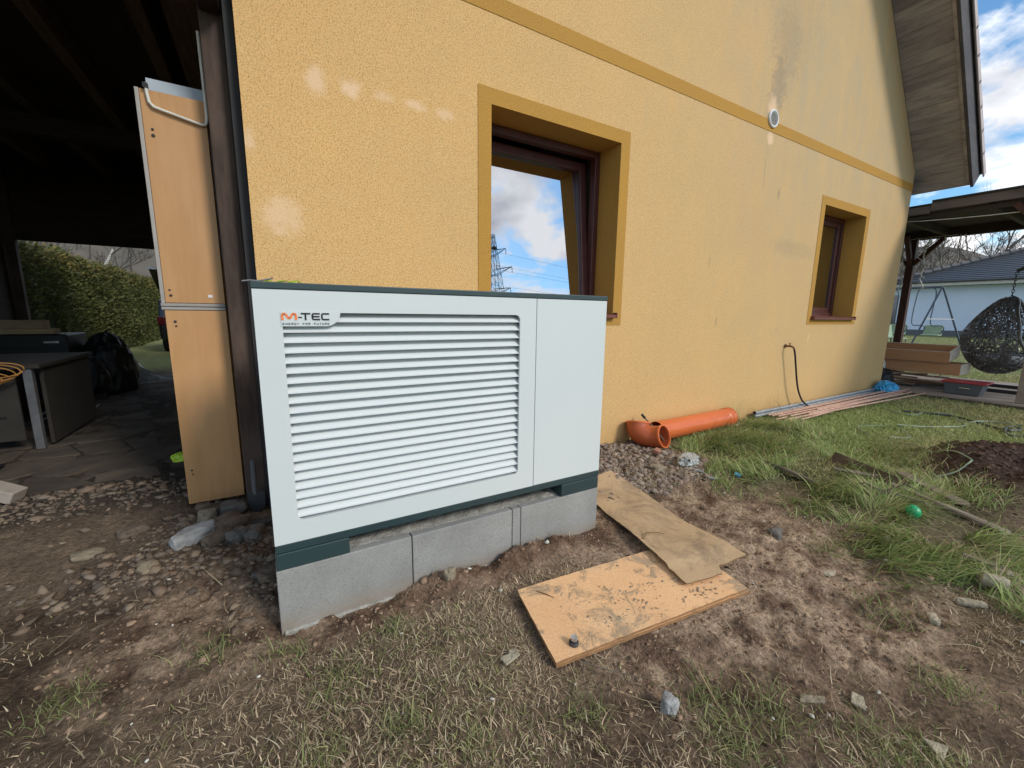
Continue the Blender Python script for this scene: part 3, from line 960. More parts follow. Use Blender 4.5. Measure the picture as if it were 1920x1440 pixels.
# left slope, ends over the house wall
def rpl(s, off, y):
    return (HX0 - .02 + ux * s - nxn * off, y, EAVE + .02 - uz * s + nzn * off)
L2 = math.hypot(RX - HX0 + .02, RZ - EAVE)
mb.add([rpl(0, .0, Y_SOF), rpl(L2, .0, Y_SOF), rpl(L2, .0, D + .3), rpl(0, .0, D + .3),
        rpl(0, .14, Y_SOF), rpl(L2, .14, Y_SOF), rpl(L2, .14, D + .3), rpl(0, .14, D + .3)], MB.BOXF)
mb.build('tile_field', MAT['roof_field'], roofn)
bw = 0.145
proto = None
nb = int(L_SL / bw)
for k in range(nb):
    s0 = k * bw + .0012; s1 = (k + 1) * bw - .0012
    y1 = 2.79 if s0 > .36 else 6.0
    y1 = YW + .0 - .002 if s0 > OVX * slen + .02 else 4.5
    mb = MB()
    a = 0.0015 * ((k * 7) % 3)
    mb.add([rp(s0, a, Y_SOF), rp(s1, a, Y_SOF), rp(s1, a, y1), rp(s0, a, y1),
            rp(s0, .022, Y_SOF), rp(s1, .022, Y_SOF), rp(s1, .022, y1), rp(s0, .022, y1)], MB.BOXF)
    mb.build('soffit_board', MAT['soffit'], roofn, bevel=.0015, seg=1)
# barge board in two steps with a trim strip
mb = MB()
def slab(mb, s0, s1, o0, o1, y0, y1):
    mb.add([rp(s0, o0, y0), rp(s1, o0, y0), rp(s1, o0, y1), rp(s0, o0, y1),
            rp(s0, o1, y0), rp(s1, o1, y0), rp(s1, o1, y1), rp(s0, o1, y1)], MB.BOXF)
slab(mb, -.02, L_SL, -.03, .315, Y_SOF - .035, Y_SOF - .003)
mb.build('barge_board', MAT['barge'], roofn, bevel=.004)
mb = MB(); slab(mb, .05, L_SL, -.018, -.001, Y_SOF + .002, Y_SOF + .035)
mb.build('barge_fillet', MAT['soffit'], roofn)
# verge tiles
tl = 0.335
for k in range(int(L_SL / tl) + 1):
    s0 = k * tl - .05; s1 = s0 + tl + .03
    mb = MB()
    lift = .012
    mb.add([rp(s0, .30 + lift, Y_SOF - .06), rp(s1, .30, Y_SOF - .06), rp(s1, .30, Y_SOF + .12), rp(s0, .30 + lift, Y_SOF + .12),
            rp(s0, .325 + lift, Y_SOF - .06), rp(s1, .32, Y_SOF - .06), rp(s1, .32, Y_SOF + .12), rp(s0, .325 + lift, Y_SOF + .12)], MB.BOXF)
    mb.add([rp(s0, .225 + lift, Y_SOF - .078), rp(s1, .235, Y_SOF - .078), rp(s1, .235, Y_SOF - .061), rp(s0, .225 + lift, Y_SOF - .061),
            rp(s0, .327 + lift, Y_SOF - .078), rp(s1, .321, Y_SOF - .078), rp(s1, .321, Y_SOF - .061), rp(s0, .327 + lift, Y_SOF - .061)], MB.BOXF)
    mb.build('verge_tile', MAT['tile_pink'], roofn, bevel=.004)

# ================================================================== timber shelter left of the house
shelter = thing('open_shelter', 'dark timber carport with open front left of the yellow house', 'carport', (-1.7, 3.0, 0))
mb = MB(); mb.box(-0.186, -0.078, 2.86, 2.98, 0.0, 3.3)
mb.build('post', MAT['dark_wood_z'], shelter, bevel=.008)
mb = MB(); mb.box(-0.077, -0.034, 2.78, 2.95, 0.0, 3.3)  # dark strip painting the shade in the gap between post and wall
mb.build('gap_shade_strip', MAT['dark_cavity'], shelter)
mb = MB(); mb.box(-0.182, -0.09, 2.70, 2.858, 2.70, 3.0)
mb.build('header_block', MAT['dark_wood_x'], shelter, bevel=.006)
for x, w in ((-0.36, .26), (-0.665, .10), (-1.36, .10), (-2.08, .10), (-2.80, .10)):
    mb = MB(); mb.box(x - w / 2, x + w / 2, 0.5, 10.2, 3.38, 3.60)  # near ends are added with the unseen roof front
    mb.build('joist', MAT['dark_wood_y'], shelter)
for k in range(17):
    x0 = -3.55 + k * .207
    mb = MB(); mb.box(x0, x0 + .203, 0.4, 10.3, 3.602, 3.63)  # roof front added out of view to shade the floor and ground
    mb.build('roof_board', MAT['dark_wood_x'], shelter)
mb = MB(); mb.box(-3.55, -.04, 0.4, 10.3, 3.632, 3.70)  # covers the added, unseen roof front as well
mb.build('roof_cover', MAT['black_plastic'], shelter)
mb = MB(); mb.box(-3.5, -.04, 7.2, 7.34, 3.18, 3.378)
mb.build('cross_beam', MAT['dark_wood_x'], shelter)
for k in range(9):        # boarding above the rear opening
    z0 = 2.28 + k * .148
    mb = MB(); mb.box(-3.5, -.04, 10.0, 10.03, z0, z0 + .145)
    mb.build('gable_board', MAT['dark_wood_x'], shelter)
for k in range(24):       # boarded left side
    z0 = -0.02 + k * .1508
    mb = MB(); mb.box(-3.53, -3.505, 2.9, 10.2, z0, z0 + .148)
    mb.build('side_board', MAT['dark_wood_x'], shelter)
mb = MB(); mb.box(-3.50, -3.38, .62, .74, 0, 3.38)  # post added out of view to carry the added roof front
mb.build('post', MAT['dark_wood_z'], shelter)
mb = MB(); mb.box(-3.50, -3.36, 9.9, 9.99, 0, 3.38)
mb.build('post', MAT['dark_wood_z'], shelter)

# flagstones: irregular cells from a relaxed grid
paving = MB()
pav_root = bpy.data.objects.new('paving', None); COL.objects.link(pav_root)
pav_root.location = (-1.7, 4.5, 0); WL[pav_root.name] = Vector((-1.7, 4.5, 0))
tag(pav_root, 'dirty irregular flagstones under the timber carport', 'paving', kind='structure')
MAT['flag'] = mt('dirty_flagstone', (0.10, 0.08, 0.06), (0.055, 0.043, 0.033), scale=5, rough=0.95, bump=0.7, bscale=22, bdist=.012, jitter=.2)
rr = random.Random(5)
pts = {}
cw = 0.40
NI, NJ = 9, 15
for i in range(NI + 1):
    for j in range(NJ + 1):
        pts[i, j] = (-3.45 + i * cw * .93 + rr.uniform(-.10, .10) + (.16 if j % 2 else 0), 3.22 + j * .46 + rr.uniform(-.11, .11))
for i in range(NI):
    for j in range(NJ):
        q = [pts[i, j], pts[i + 1, j], pts[i + 1, j + 1], pts[i, j + 1]]
        cx = sum(p[0] for p in q) / 4; cy = sum(p[1] for p in q) / 4
        if cx > -0.15 or cy > 10: continue
        if j == 0 and rr.random() < .45: continue
        poly = []
        for a in range(4):
            p0, p1 = q[a], q[(a + 1) % 4]
            for t in (0.12, 0.5, 0.88):
                px = p0[0] + (p1[0] - p0[0]) * t; py = p0[1] + (p1[1] - p0[1]) * t
                k = 0.965 + rr.uniform(-.02, .02)
                poly.append((cx + (px - cx) * k, cy + (py - cy) * k))
        z = -0.006 + rr.uniform(-.008, .008)
        mb = MB(); tx, ty = rr.uniform(-.02, .02), rr.uniform(-.02, .02)
        mb.prism(poly, lambda a, b, c: (a, b, c + (a - cx) * tx + (b - cy) * ty), z - .05, z)
        mb.build('flagstone', MAT['flag'], pav_root, bevel=.012, seg=2)

# ================================================================== plinth of concrete blocks
PY = 1.624
plinth = thing('concrete_plinth', 'low plinth of grey concrete blocks under the white outdoor unit', 'plinth', (0.745, 1.9, 0))
def block(x0, x1, nm='block'):
    mb = MB(); mb.box(x0, x1, PY, PY + .60, -.04, .25)
    return mb.build(nm, MAT['concrete'], plinth, bevel=.004, origin=(0, 0, 0))
block(-.040, .4675); block(.4715, .9705); block(.9735, 1.0195, 'filler_strip'); block(1.0225, 1.5255)
mb = MB()
N1, N2 = 90, 20
vs = []; fs = []
for j in range(N2 + 1):
    for i in range(N1 + 1):
        x = -.03 + 1.545 * i / N1; y = PY + .035 + .53 * j / N2
        z = .2555 + .010 * mnoise.noise(V(x * 14, y * 14, 1)) + .006 * mnoise.noise(V(x * 50, y * 50, 3))
        if j == 0: z = .2505
        vs.append((x, y, z))
        if i and j:
            a = j * (N1 + 1) + i
            fs.append((a - 1 - N1 - 1, a - N1 - 1, a, a - 1))
mb.add(vs, fs)
mb.build('concrete_fill', MAT['rough_concrete'], plinth, smooth=True)
mb = MB(); mb.box(-.03, 1.53, PY - .012, PY + .62, -.25, .004)
mb.build('footing', MAT['rough_concrete'], plinth, bevel=.006)

# ================================================================== heat pump outdoor unit
unit = thing('outdoor_unit', 'white louvred heat pump outdoor unit with dark green lid on concrete plinth', 'heat pump', (0.745, 1.9, .252))
UX0, UX1 = -.036, 1.527
def rounded_rect(x0, x1, z0, z1, r, n=6):
    p = []
    for cx, cz, a0 in ((x1 - r, z0 + r, -90), (x1 - r, z1 - r, 0), (x0 + r, z1 - r, 90), (x0 + r, z0 + r, 180)):
        for k in range(n + 1):
            a = rad(a0 + 90 * k / n)
            p.append((cx + r * math.cos(a), cz + r * math.sin(a)))
    return p
GX0, GX1, GZ0_, GZ1_ = .0455, 1.0, .434, 1.196
SEAM = 1.090
def front_ring():
    hole = rounded_rect(GX0, GX1, GZ0_, GZ1_, .022)
    n = len(hole)
    outer = []
    x0, x1, z0, z1 = UX0, SEAM - .0015, .352, 1.272
    cx, cz = (GX0 + GX1) / 2, (GZ0_ + GZ1_) / 2
    # map every hole vertex to the outer rectangle
    q = n // 4
    corners = [(x1, z0), (x1, z1), (x0, z1), (x0, z0)]
    mb = MB()
    vs = []
    for y in (PY, PY + .0016):
        vs += [(a, y, b) for a, b in hole]
        vs += [(a, y, b) for a, b in corners]
    m = n + 4
    fs = []
    for L in (0, 1):
        o = L * m
        for c in range(4):
            arc = list(range(c * q, (c + 1) * q))
            for k in arc[:-1]:
                fs.append((o + n + c, o + k, o + k + 1))
            last = arc[-1]; nxt = (last + 1) % n
            fs.append((o + n + c, o + last, o + nxt, o + n + (c + 1) % 4))
    for k in range(n):
        fs.append((k, (k + 1) % n, m + (k + 1) % n, m + k))
    for k in range(4):
        fs.append((n + k, n + (k + 1) % 4, m + n + (k + 1) % 4, m + n + k))
    # return lip of the opening, folded inwards
    b = len(vs)
    vs += [(a, PY + .012, c) for a, c in hole]
    for k in range(n):
        fs.append((m + k, m + (k + 1) % n, b + (k + 1) % n, b + k))
    mb.add(vs, fs)
    return mb
front_ring().build('front_panel', MAT['white_panel'], unit)
mb = MB(); mb.box(SEAM + .0015, UX1, PY, PY + .02, .352, 1.272)
mb.build('service_panel', MAT['white_panel'], unit, bevel=.002)
mb = MB()
mb.box(UX0, UX0 + .0015, PY + .002, 2.25, .352, 1.272); mb.box(UX1 - .0015, UX1, PY + .0205, 2.25, .352, 1.272)
mb.box(UX0 + .002, UX1 - .002, 2.2485, 2.25, .352, 1.272)
mb.build('side_casing', MAT['white_panel'], unit)
mb = MB(); mb.box(UX0 + .002, SEAM + .03, PY + .075, PY + .085, .353, 1.271)
mb.build('cavity_liner', MAT['dark_cavity'], unit)
# louvre slats, one mesh shared
NS = 21; pitch = (GZ1_ - GZ0_ + .004) / 21.35
def slat_mesh():
    mb = MB()
    prof = [(.048, -.0005), (.046, .0015), (.010, -.0320), (.003, -.0350), (.003, -.0366), (.012, -.0345)]
    mb.prism(prof, lambda a, b, c: (c, PY + a, b), GX0 - .008, GX1 + .008)
    return mb
sm = None
for k in range(NS + 1):
    z = GZ1_ + .0035 - k * pitch
    if sm is None:
        o = slat_mesh().build('slat', MAT['slat_white'], unit, origin=(0, 0, 0))
        sm = o.data
        o.location.z += z; WL[o.name] = Vector((0, 0, z))
    else:
        o = link(sm, 'slat', None, unit, (0, 0, z))
mb = MB(); mb.box(UX0 - .003, UX1 + .003, PY - .003, 2.255, 1.2735, 1.2965)
mb.build('lid', MAT['anthracite'], unit, bevel=.003)
mb = MB(); mb.box(UX0, UX1, PY + .001, 2.25, .319, .3505)
mb.build('base_rail', MAT['anthracite'], unit, bevel=.002)
for xa, xb in ((UX0, .218), (1.270, 1.523)):
    mb = MB(); mb.box(xa, xb, PY - .002, 2.22, .2525, .3175)
    mb.build('foot', MAT['anthracite'], unit, bevel=.003)
# badge plate with rounded lower right corner and its lettering
bx0, bx1, bz0, bz1 = GX0 - .004, .232, 1.149, 1.2
mb = MB()
poly = [(bx0, bz0), (bx1 - .05, bz0)] + [(bx1 - .05 + .05 * math.sin(rad(a)), bz1 - .05 * math.cos(rad(a)) * 1.02) for a in range(0, 91, 10)] + [(bx0, bz1)]
mb.prism(poly, lambda a, b, c: (a, c, b), PY - .0022, PY - .0004)
plate = mb.build('badge_plate', MAT['white_panel'], unit)
def strokes(mb, segs, x, z, w, h, t, y):
    for (a, b, c, d) in segs:
        mb.bar((x + a * w, y, z + b * h), (x + c * w, y, z + d * h), t, .0009, (0, 1, 0))
FONT = {
 'E': [(0, 0, 0, 1), (0, 1, 1, 1), (0, .5, .9, .5), (0, 0, 1, 0)], 'N': [(0, 0, 0, 1), (0, 1, 1, 0), (1, 0, 1, 1)],
 'R': [(0, 0, 0, 1), (0, 1, 1, 1), (1, 1, 1, .5), (1, .5, 0, .5), (.5, .5, 1, 0)],
 'G': [(1, 1, 0, 1), (0, 1, 0, 0), (0, 0, 1, 0), (1, 0, 1, .45), (1, .45, .55, .45)],
 'Y': [(0, 1, .5, .5), (1, 1, .5, .5), (.5, .5, .5, 0)], 'F': [(0, 0, 0, 1), (0, 1, 1, 1), (0, .5, .9, .5)],
 'O': [(0, 0, 0, 1), (0, 1, 1, 1), (1, 1, 1, 0), (1, 0, 0, 0)], 'U': [(0, 1, 0, 0), (0, 0, 1, 0), (1, 0, 1, 1)],
 'T': [(0, 1, 1, 1), (.5, 1, .5, 0)]}
ty = PY - .003
mb = MB()          # the M with bent shoulders
lz, lh, lt = 1.1725, .020, .0078
strokes(mb, [(0, -.13, 0, .85), (0.0, .85, .12, 1.0), (.12, 1.0, .24, .92), (.24, .92, .46, .15), (.46, .15, .54, .15), (.54, .15, .76, .92), (.76, .92, .88, 1.0), (.88, 1, 1, .85), (1, .85, 1, -.13)], .0465, lz, .041, lh, lt, ty)
mb.build('letter_m', MAT['orange_print'], plate)
mb = MB()
strokes(mb, [(0, .35, 1, .35)], .0945, lz, .012, lh, .0042, ty)
strokes(mb, [(-.05, 1, 1.1, 1), (.5, 1, .5, -.12)], .1045, lz, .026, lh, .0056, ty)
strokes(mb, [(.12, 1, 1, 1), (.12, 1, 0, .85), (0, .85, 0, .12), (0, .12, .12, 0), (.12, 0, 1, 0), (0, .5, .95, .5)], .1395, lz, .024, lh, .0056, ty)
strokes(mb, [(.12, 1, 1, 1), (.12, 1, 0, .85), (0, .85, 0, .12), (0, .12, .12, 0), (.12, 0, 1, 0)], .170, lz, .024, lh, .0056, ty)
mb.build('lettering', MAT['black_print'], plate)
mb = MB()
txt = 'ENERGY FOR FUTURE'
for i, ch in enumerate(txt):
    if ch in FONT:
        strokes(mb, FONT[ch], .0465 + i * .00885, 1.1545, .0046, .0058, .0012, ty)
mb.build('small_lettering', MAT['black_print'], plate)

# ================================================================== laminate panels standing by the post
def cabinet(nm, label, x0, x1, y0, y1, z0, z1, left_edge, bottom_edge, top_edge, screws, group=None):
    t = thing(nm, label, 'cupboard', ((x0 + x1) / 2, y0, z0), group)
    e = .018
    xl = x0 + (e if left_edge else 0)
    zl = z0 + (e if bottom_edge else 0)
    zh = z1 - (e if top_edge else 0)
    mb = MB(); mb.box(xl, x1, y0, y0 + .018, zl, zh)
    mb.build('face_panel', MAT['beech'], t, bevel=.001, seg=1)
    mb = MB()
    mb.box(xl, xl + .016, y0 + .019, y1, zl, zh); mb.box(x1 - .016, x1, y0 + .019, y1, zl, zh)
    mb.build('side_panel', MAT['beech'], t)
    if left_edge:
        mb = MB(); mb.box(x0, x0 + e - .001, y0 - .008, y1, z0 + .01, z1 + .0); mb.build('edge_panel', MAT['grey_edge'], t, bevel=.002)
    if bottom_edge:
        mb = MB(); mb.box(x0 - .004, x1, y0 - .006, y1, z0 - .002, z0 + e - .003); mb.build('edge_panel', MAT['grey_edge'], t, bevel=.002)
    if top_edge:
        mb = MB(); mb.box(x0 - .012, x1, y0 - .006, y1, z1 - e + .003, z1); mb.build('edge_panel', MAT['grey_edge'], t, bevel=.002)
    for sx, sz, r in screws:
        mb = MB(); mb.lathe([(r, 0), (r, -.004), (.0003, -.004)], 12, Matrix.Translation((sx, y0 - .0002, sz)) @ Matrix.Rotation(rad(-90), 4, 'X'))
        mb.build('screw_hole', MAT['dark_cavity'], t)
    return t
up = cabinet('cupboard', 'tall beech cupboard with grey edge standing on another cupboard by the post', -.497, -.205, 3.0, 3.32, 1.222, 2.325, True, True, False,
             [(-.443, 2.135, .006), (-.443, 2.105, .008), (-.455, 1.31, .005), (-.452, 1.28, .007)])
mb = MB(); mb.box(-.283, -.262, 2.997, 2.9995, 1.273, 1.288); mb.build('sticker', MAT['white_plastic'], up)
low = cabinet('cupboard', 'beech cupboard standing on stones beneath the grey edged one', -.488, -.205, 3.0, 3.32, .04, 1.216, False, False, True,
              [(-.447, 1.135, .007), (-.445, 1.11, .005), (-.455, .25, .005), (-.453, .225, .004)])
mb = MB(); mb.box(-.462, -.190, 3.10, 3.112, 1.5, 2.42)
tag(mb.build('grey_sheet', MAT['greyblue_panel'], origin=(-.33, 3.1, 1.5)), 'pale blue grey sheet edge showing above the upper cupboard', 'panel')
mb = MB()
pts_ = [(-.447, 2.35), (-.446, 2.30), (-.441, 2.262), (-.425, 2.243), (-.40, 2.236), (-.226, 2.198), (-.210, 2.202), (-.203, 2.218), (-.200, 2.25), (-.201, 2.42), (-.203, 2.66)]
mb.tube([(x, 2.985, z) for x, z in pts_], .0075, 10)
tube_t = mb.build('bent_tube', MAT['white_tube'], origin=(-.2, 2.985, 2.62), smooth=True)
tag(tube_t, 'white bent tube hanging in front of the upper cupboard', 'tube')
mb = MB(); mb.box(-.459, -.438, 2.974, 2.996, 2.325, 2.348)
mb.build('clip', MAT['black_plastic'], tube_t)

# ================================================================== stones
def rock_mesh(name, sx, sy, sz, seed, sub=4, rough=.30, flat=0.0):
    bm = bmesh.new()
    bmesh.ops.create_icosphere(bm, subdivisions=sub, radius=1.0)
    o = V(seed * 3.1, seed * 1.7, seed * .9)
    for v in bm.verts:
        p = v.co.copy()
        d = 1 + rough * 1.6 * mnoise.noise(p * 1.1 + o) + rough * .7 * mnoise.noise(p * 2.7 + o) + rough * .25 * mnoise.noise(p * 7 + o)
        p *= d
        q = V(max(-.78, min(.78, p.x)), max(-.78, min(.78, p.y)), max(-.72, min(.72, p.z)))
        p = p.lerp(q, .7)
        v.co = V(p.x * sx, p.y * sy, p.z * sz)
    me = bpy.data.meshes.new(name); bm.to_mesh(me); bm.free()
    me.polygons.foreach_set('use_smooth', [True] * len(me.polygons))
    try: me.set_sharp_from_angle(angle=rad(38))
    except Exception: pass
    return me
def rockmat(name, c):
    return mt(name, c, tuple(v * .62 for v in c), scale=22, rough=.95, bump=1.0, bscale=45, bdist=.012)
RM = {'pale': rockmat('pale_rock', (.40, .395, .385)), 'brown': rockmat('brown_rock', (.17, .125, .09)), 'grey': rockmat('grey_rock', (.17, .155, .135)),
      'dark': rockmat('dark_rock', (.09, .082, .078)), 'sand': rockmat('sand_rock', (.30, .245, .17)), 'cream': rockmat('cream_rock', (.44, .38, .27))}
def rock(x, y, sx, sy, sz, kind, label, rz=0.0, seed=1, dz=0.35, tilt=(0, 0), group=None, nm='stone'):
    me = rock_mesh(nm, sx, sy, sz, seed)
    o = link(me, nm, RM[kind], None, (x, y, gz(x, y) + sz * dz))
    o.rotation_euler = (tilt[0], tilt[1], rz)
    return tag(o, label, 'stone', group)
rock(-.405, 2.50, .115, .062, .050, 'pale', 'pale blue grey oblong rock lying among the gravel', rad(25), 3, .55, (0, -.12), nm='rock')
rock(-.255, 2.53, .088, .085, .066, 'brown', 'large brown rounded rock right of the pale rock', rad(40), 5, .5, nm='rock')
rock(-.295, 2.42, .085, .04, .038, 'brown', 'long brown stone wedged below the large brown rock', rad(38), 8, .6)
rock(-.215, 2.40, .055, .052, .042, 'grey', 'round grey green cobble below the brown rock', .3, 9, .5)
rock(-.140, 2.40, .060, .050, .040, 'grey', 'rounded cobble close to the plinth side, beside a grey green one', 1.3, 12, .5)
rock(-.105, 2.52, .062, .050, .034, 'dark', 'dark flat stone behind the cobbles near the plinth', .2, 14, .5)
rock(-.365, 2.70, .052, .048, .052, 'sand', 'knobbly tan stone below the lower cupboard corner', .9, 17, .7)
rock(-.395, 2.80, .045, .035, .030, 'brown', 'small rusty stone perched at the cupboard foot', .4, 19, 1.6)
rock(-.250, 2.76, .080, .070, .055, 'grey', 'angular grey rock right under the lower cupboard', .2, 21, .5)
rock(-.320, 2.76, .036, .034, .030, 'dark', 'small dark round stone between tan and grey rocks', .2, 23, .6)
rock(-.075, 1.98, .050, .045, .036, 'brown', 'brown pebble near the left edge of the plinth', .6, 25, .4)
rock(-.115, 2.02, .034, .03, .028, 'grey', 'small grey pebble next to the brown one by the plinth', .1, 27, .4)
rock(-.70, 2.78, .075, .06, .03, 'brown', 'flat reddish stone in the gravel band left of the cupboard', .5, 29, .4)
rock(-.83, 2.62, .07, .05, .028, 'sand', 'flat tan stone at the edge of the sandy patch', .2, 31, .4)
rock(-.55, 2.30, .045, .035, .03, 'sand', 'tan stone in the gravel below the sandy patch', 1.0, 33, .4)
rock(.985, .685, .032, .028, .036, 'pale', 'grey and white egg shaped stone in the foreground grass', .4, 35, .5)
rock(.61, 1.545, .032, .02, .034, 'sand', 'round tan stone set in the soil below the plinth joint', .1, 37, .5)
rock(2.64, .335, .072, .050, .050, 'cream', 'angular pale stone left in the pile at the right edge', .4, 39, .5, (.1, .3))
rock(2.76, .325, .062, .046, .034, 'cream', 'pale flat stone topmost in the pile at the right edge', 1.2, 41, .8, (.1, .1))
rock(2.69, .255, .070, .045, .034, 'sand', 'pinkish flat stone low in the pile at the right edge', .8, 43, .6)
rock(2.84, .24, .05, .04, .035, 'brown', 'brown stone behind the pile at the right edge', .3, 45, .5)
rock(2.44, .345, .060, .018, .016, 'cream', 'thin pale stone sliver left of the stone pile', -.9, 47, .8)
rock(2.71, .705, .042, .030, .024, 'cream', 'pale stone under grass blades by the green ball', .2, 49, .5)
rock(2.36, 1.08, .046, .038, .030, 'grey', 'rounded grey stone at the mud edge beyond the boards', .2, 51, .5)
rock(2.24, .775, .038, .030, .006, 'cream', 'small pale flat chip in the trampled mud', .2, 53, .9)
rock(2.20, .40, .028, .02, .018, 'cream', 'pale pebble in the mud near the thin sliver', .5, 55, .6)
rock(2.50, 2.02, .075, .055, .030, 'sand', 'flat tan stone in the gravel beside the hardboard', .2, 57, .6)
def shard(x, y, poly, th, rz, label, mat):
    mb = MB(); z = gz(x, y) + .014
    c, s = math.cos(rz), math.sin(rz)
    mb.prism([(x + a * c - b * s, y + a * s + b * c) for a, b in poly], lambda a, b, d: (a, b, z + d + (a - x) * .12), 0, th)
    tag(mb.build('stone_chip', mat, origin=(x, y, z), bevel=.002), label, 'stone')
shard(.645, 1.085, [(-.032, -.02), (.03, -.024), (.036, .006), (.012, .02), (.004, .008), (-.028, .02)], .006, .2, 'pale flat stone chip left of the chipboard corner', RM['cream'])
shard(1.53, .225, [(-.028, -.02), (.032, -.022), (.010, .028)], .006, .1, 'pale triangular stone chip at the lower right', RM['cream'])
shard(1.52, .40, [(-.03, -.014), (.02, -.02), (.03, .008), (-.012, .02)], .006, .6, 'pale greenish stone chip above the triangular one', RM['cream'])
shard(1.40, .475, [(-.045, -.012), (.03, -.016), (.04, .004), (-.03, .014)], .006, -.6, 'tan flat stone chip in the mud, second from the triangular one', RM['sand'])
MAT['brick_red'] = mt('brick_piece', (.36, .17, .11), (.28, .13, .09), scale=12, rough=.9)
mb = MB(); mb.obox(Matrix.Translation((2.78, 2.26, gz(2.78, 2.26) + .03)) @ Matrix.Rotation(.5, 4, 'Z') @ Matrix.Rotation(.3, 4, 'X'), .085, .05, .035)
tag(mb.build('brick_fragment', MAT['brick_red'], origin=(2.78, 2.26, 0), bevel=.006), 'small reddish brick fragment in front of the orange elbow', 'brick')

# gravel and soil crumbs as joined geometry
def icos(sub=1):
    bm = bmesh.new(); bmesh.ops.create_icosphere(bm, subdivisions=sub, radius=1.0)
    v = np.array([p.co[:] for p in bm.verts]); bm.verts.index_update()
    f = np.array([[q.index for q in fc.verts] for fc in bm.faces]); bm.free()
    return v, f
def ico0():
    t = (1 + 5 ** .5) / 2
    v = np.array([(-1, t, 0), (1, t, 0), (-1, -t, 0), (1, -t, 0), (0, -1, t), (0, 1, t), (0, -1, -t), (0, 1, -t), (t, 0, -1), (t, 0, 1), (-t, 0, -1), (-t, 0, 1)], float) / (1 + t * t) ** .5
    f = np.array([(0, 11, 5), (0, 5, 1), (0, 1, 7), (0, 7, 10), (0, 10, 11), (1, 5, 9), (5, 11, 4), (11, 10, 2), (10, 7, 6), (7, 1, 8), (3, 9, 4), (3, 4, 2), (3, 2, 6), (3, 6, 8), (3, 8, 9), (4, 9, 5), (2, 4, 11), (6, 2, 10), (8, 6, 7), (9, 8, 1)])
    return v, f
IVF, IFF = icos(1)
IVC, IFC = ico0()
def scatter_stones(name, pts, size, cols, mat, label, cat, zf=.2, jitter=.36, squash=(.45, .8), coarse=False):
    IV, IF = (IVC, IFC) if coarse else (IVF, IFF)
    N = len(pts)
    if N == 0: return
    nv = len(IV)
    base = np.repeat(IV[None], N, 0)
    base = base * (1 + jitter * (rng.random((N, nv, 1)) - .5) * 2)
    sc = np.stack([size * rng.uniform(.75, 1.35, N), size * rng.uniform(.6, 1.0, N), size * rng.uniform(squash[0], squash[1], N)], -1)
    base = base * sc[:, None, :]
    a = rng.uniform(0, 6.283, N); c, s = np.cos(a)[:, None], np.sin(a)[:, None]
    tl = rng.normal(0, .25, N)[:, None]
    x = base[..., 0] * c - base[..., 1] * s; y = base[..., 0] * s + base[..., 1] * c
    z = base[..., 2] + x * tl
    P = np.stack([x, y, z], -1) + pts[:, None, :]
    P[..., 2] += (sc[:, 2] * zf)[:, None]
    F = (IF[None] + (np.arange(N) * nv)[:, None, None]).reshape(-1, 3)
    col = np.repeat(cols[:, None, :], nv, 1).reshape(-1, 3)
    me = np_mesh(name, P.reshape(-1, 3), F, col)
    return tag(link(me, name, mat), label, cat, kind='stuff')
def sample(n, x0, x1, y0, y1, fn):
    x = rng.uniform(x0, x1, n); y = rng.uniform(y0, y1, n)
    k = rng.random(n) < fn(x, y)
    return x[k], y[k]
def in_solid(x, y):
    a = (x > -.05) & (x < 1.54) & (y > 1.615) & (y < 2.26)
    b = (x > -.21) & (y > 2.69) & (x < 8.72) & (y < 11.2)
    d = (x > 8.72) & (x < 11.9) & (y > -3) & (y < 7)
    return a | b | d
def stone_cols(n, warm=.5):
    pal = np.array([[.19, .165, .14], [.16, .135, .11], [.21, .175, .14], [.13, .115, .10], [.24, .20, .155], [.18, .14, .11]])
    return pal[rng.integers(0, len(pal), n)] * rng.uniform(.75, 1.25, (n, 1))
x, y = sample(16000, -1.9, .02, 1.7, 3.8, lambda a, b: m_gravel_left(a, b) * (1 - .85 * m_sand(a, b)) * .8 * ~in_solid(a, b))
p = np.stack([x, y, ground_z(x, y)], -1)
scatter_stones('gravel', p, rng.gamma(1.5, .0062, len(x)).clip(.003, .036), stone_cols(len(x)) * np.array([.92, .84, .76]), MAT['stones'], 'grey brown rubble and pebbles beside the cupboards and plinth', 'gravel', -.15, .5, (.35, .7))
x, y = sample(6500, 1.55, 3.1, 1.6, 2.72, lambda a, b: m_gravel_right(a, b) * .95 * ~in_solid(a, b))
p = np.stack([x, y, ground_z(x, y)], -1)
scatter_stones('gravel', p, rng.gamma(2.2, .0055, len(x)).clip(.004, .034), stone_cols(len(x)) * 1.15 + np.array([.03, .012, .005]), MAT['stones'], 'brown crushed gravel below the yellow wall right of the plinth', 'gravel', .05, .5, (.4, .8))
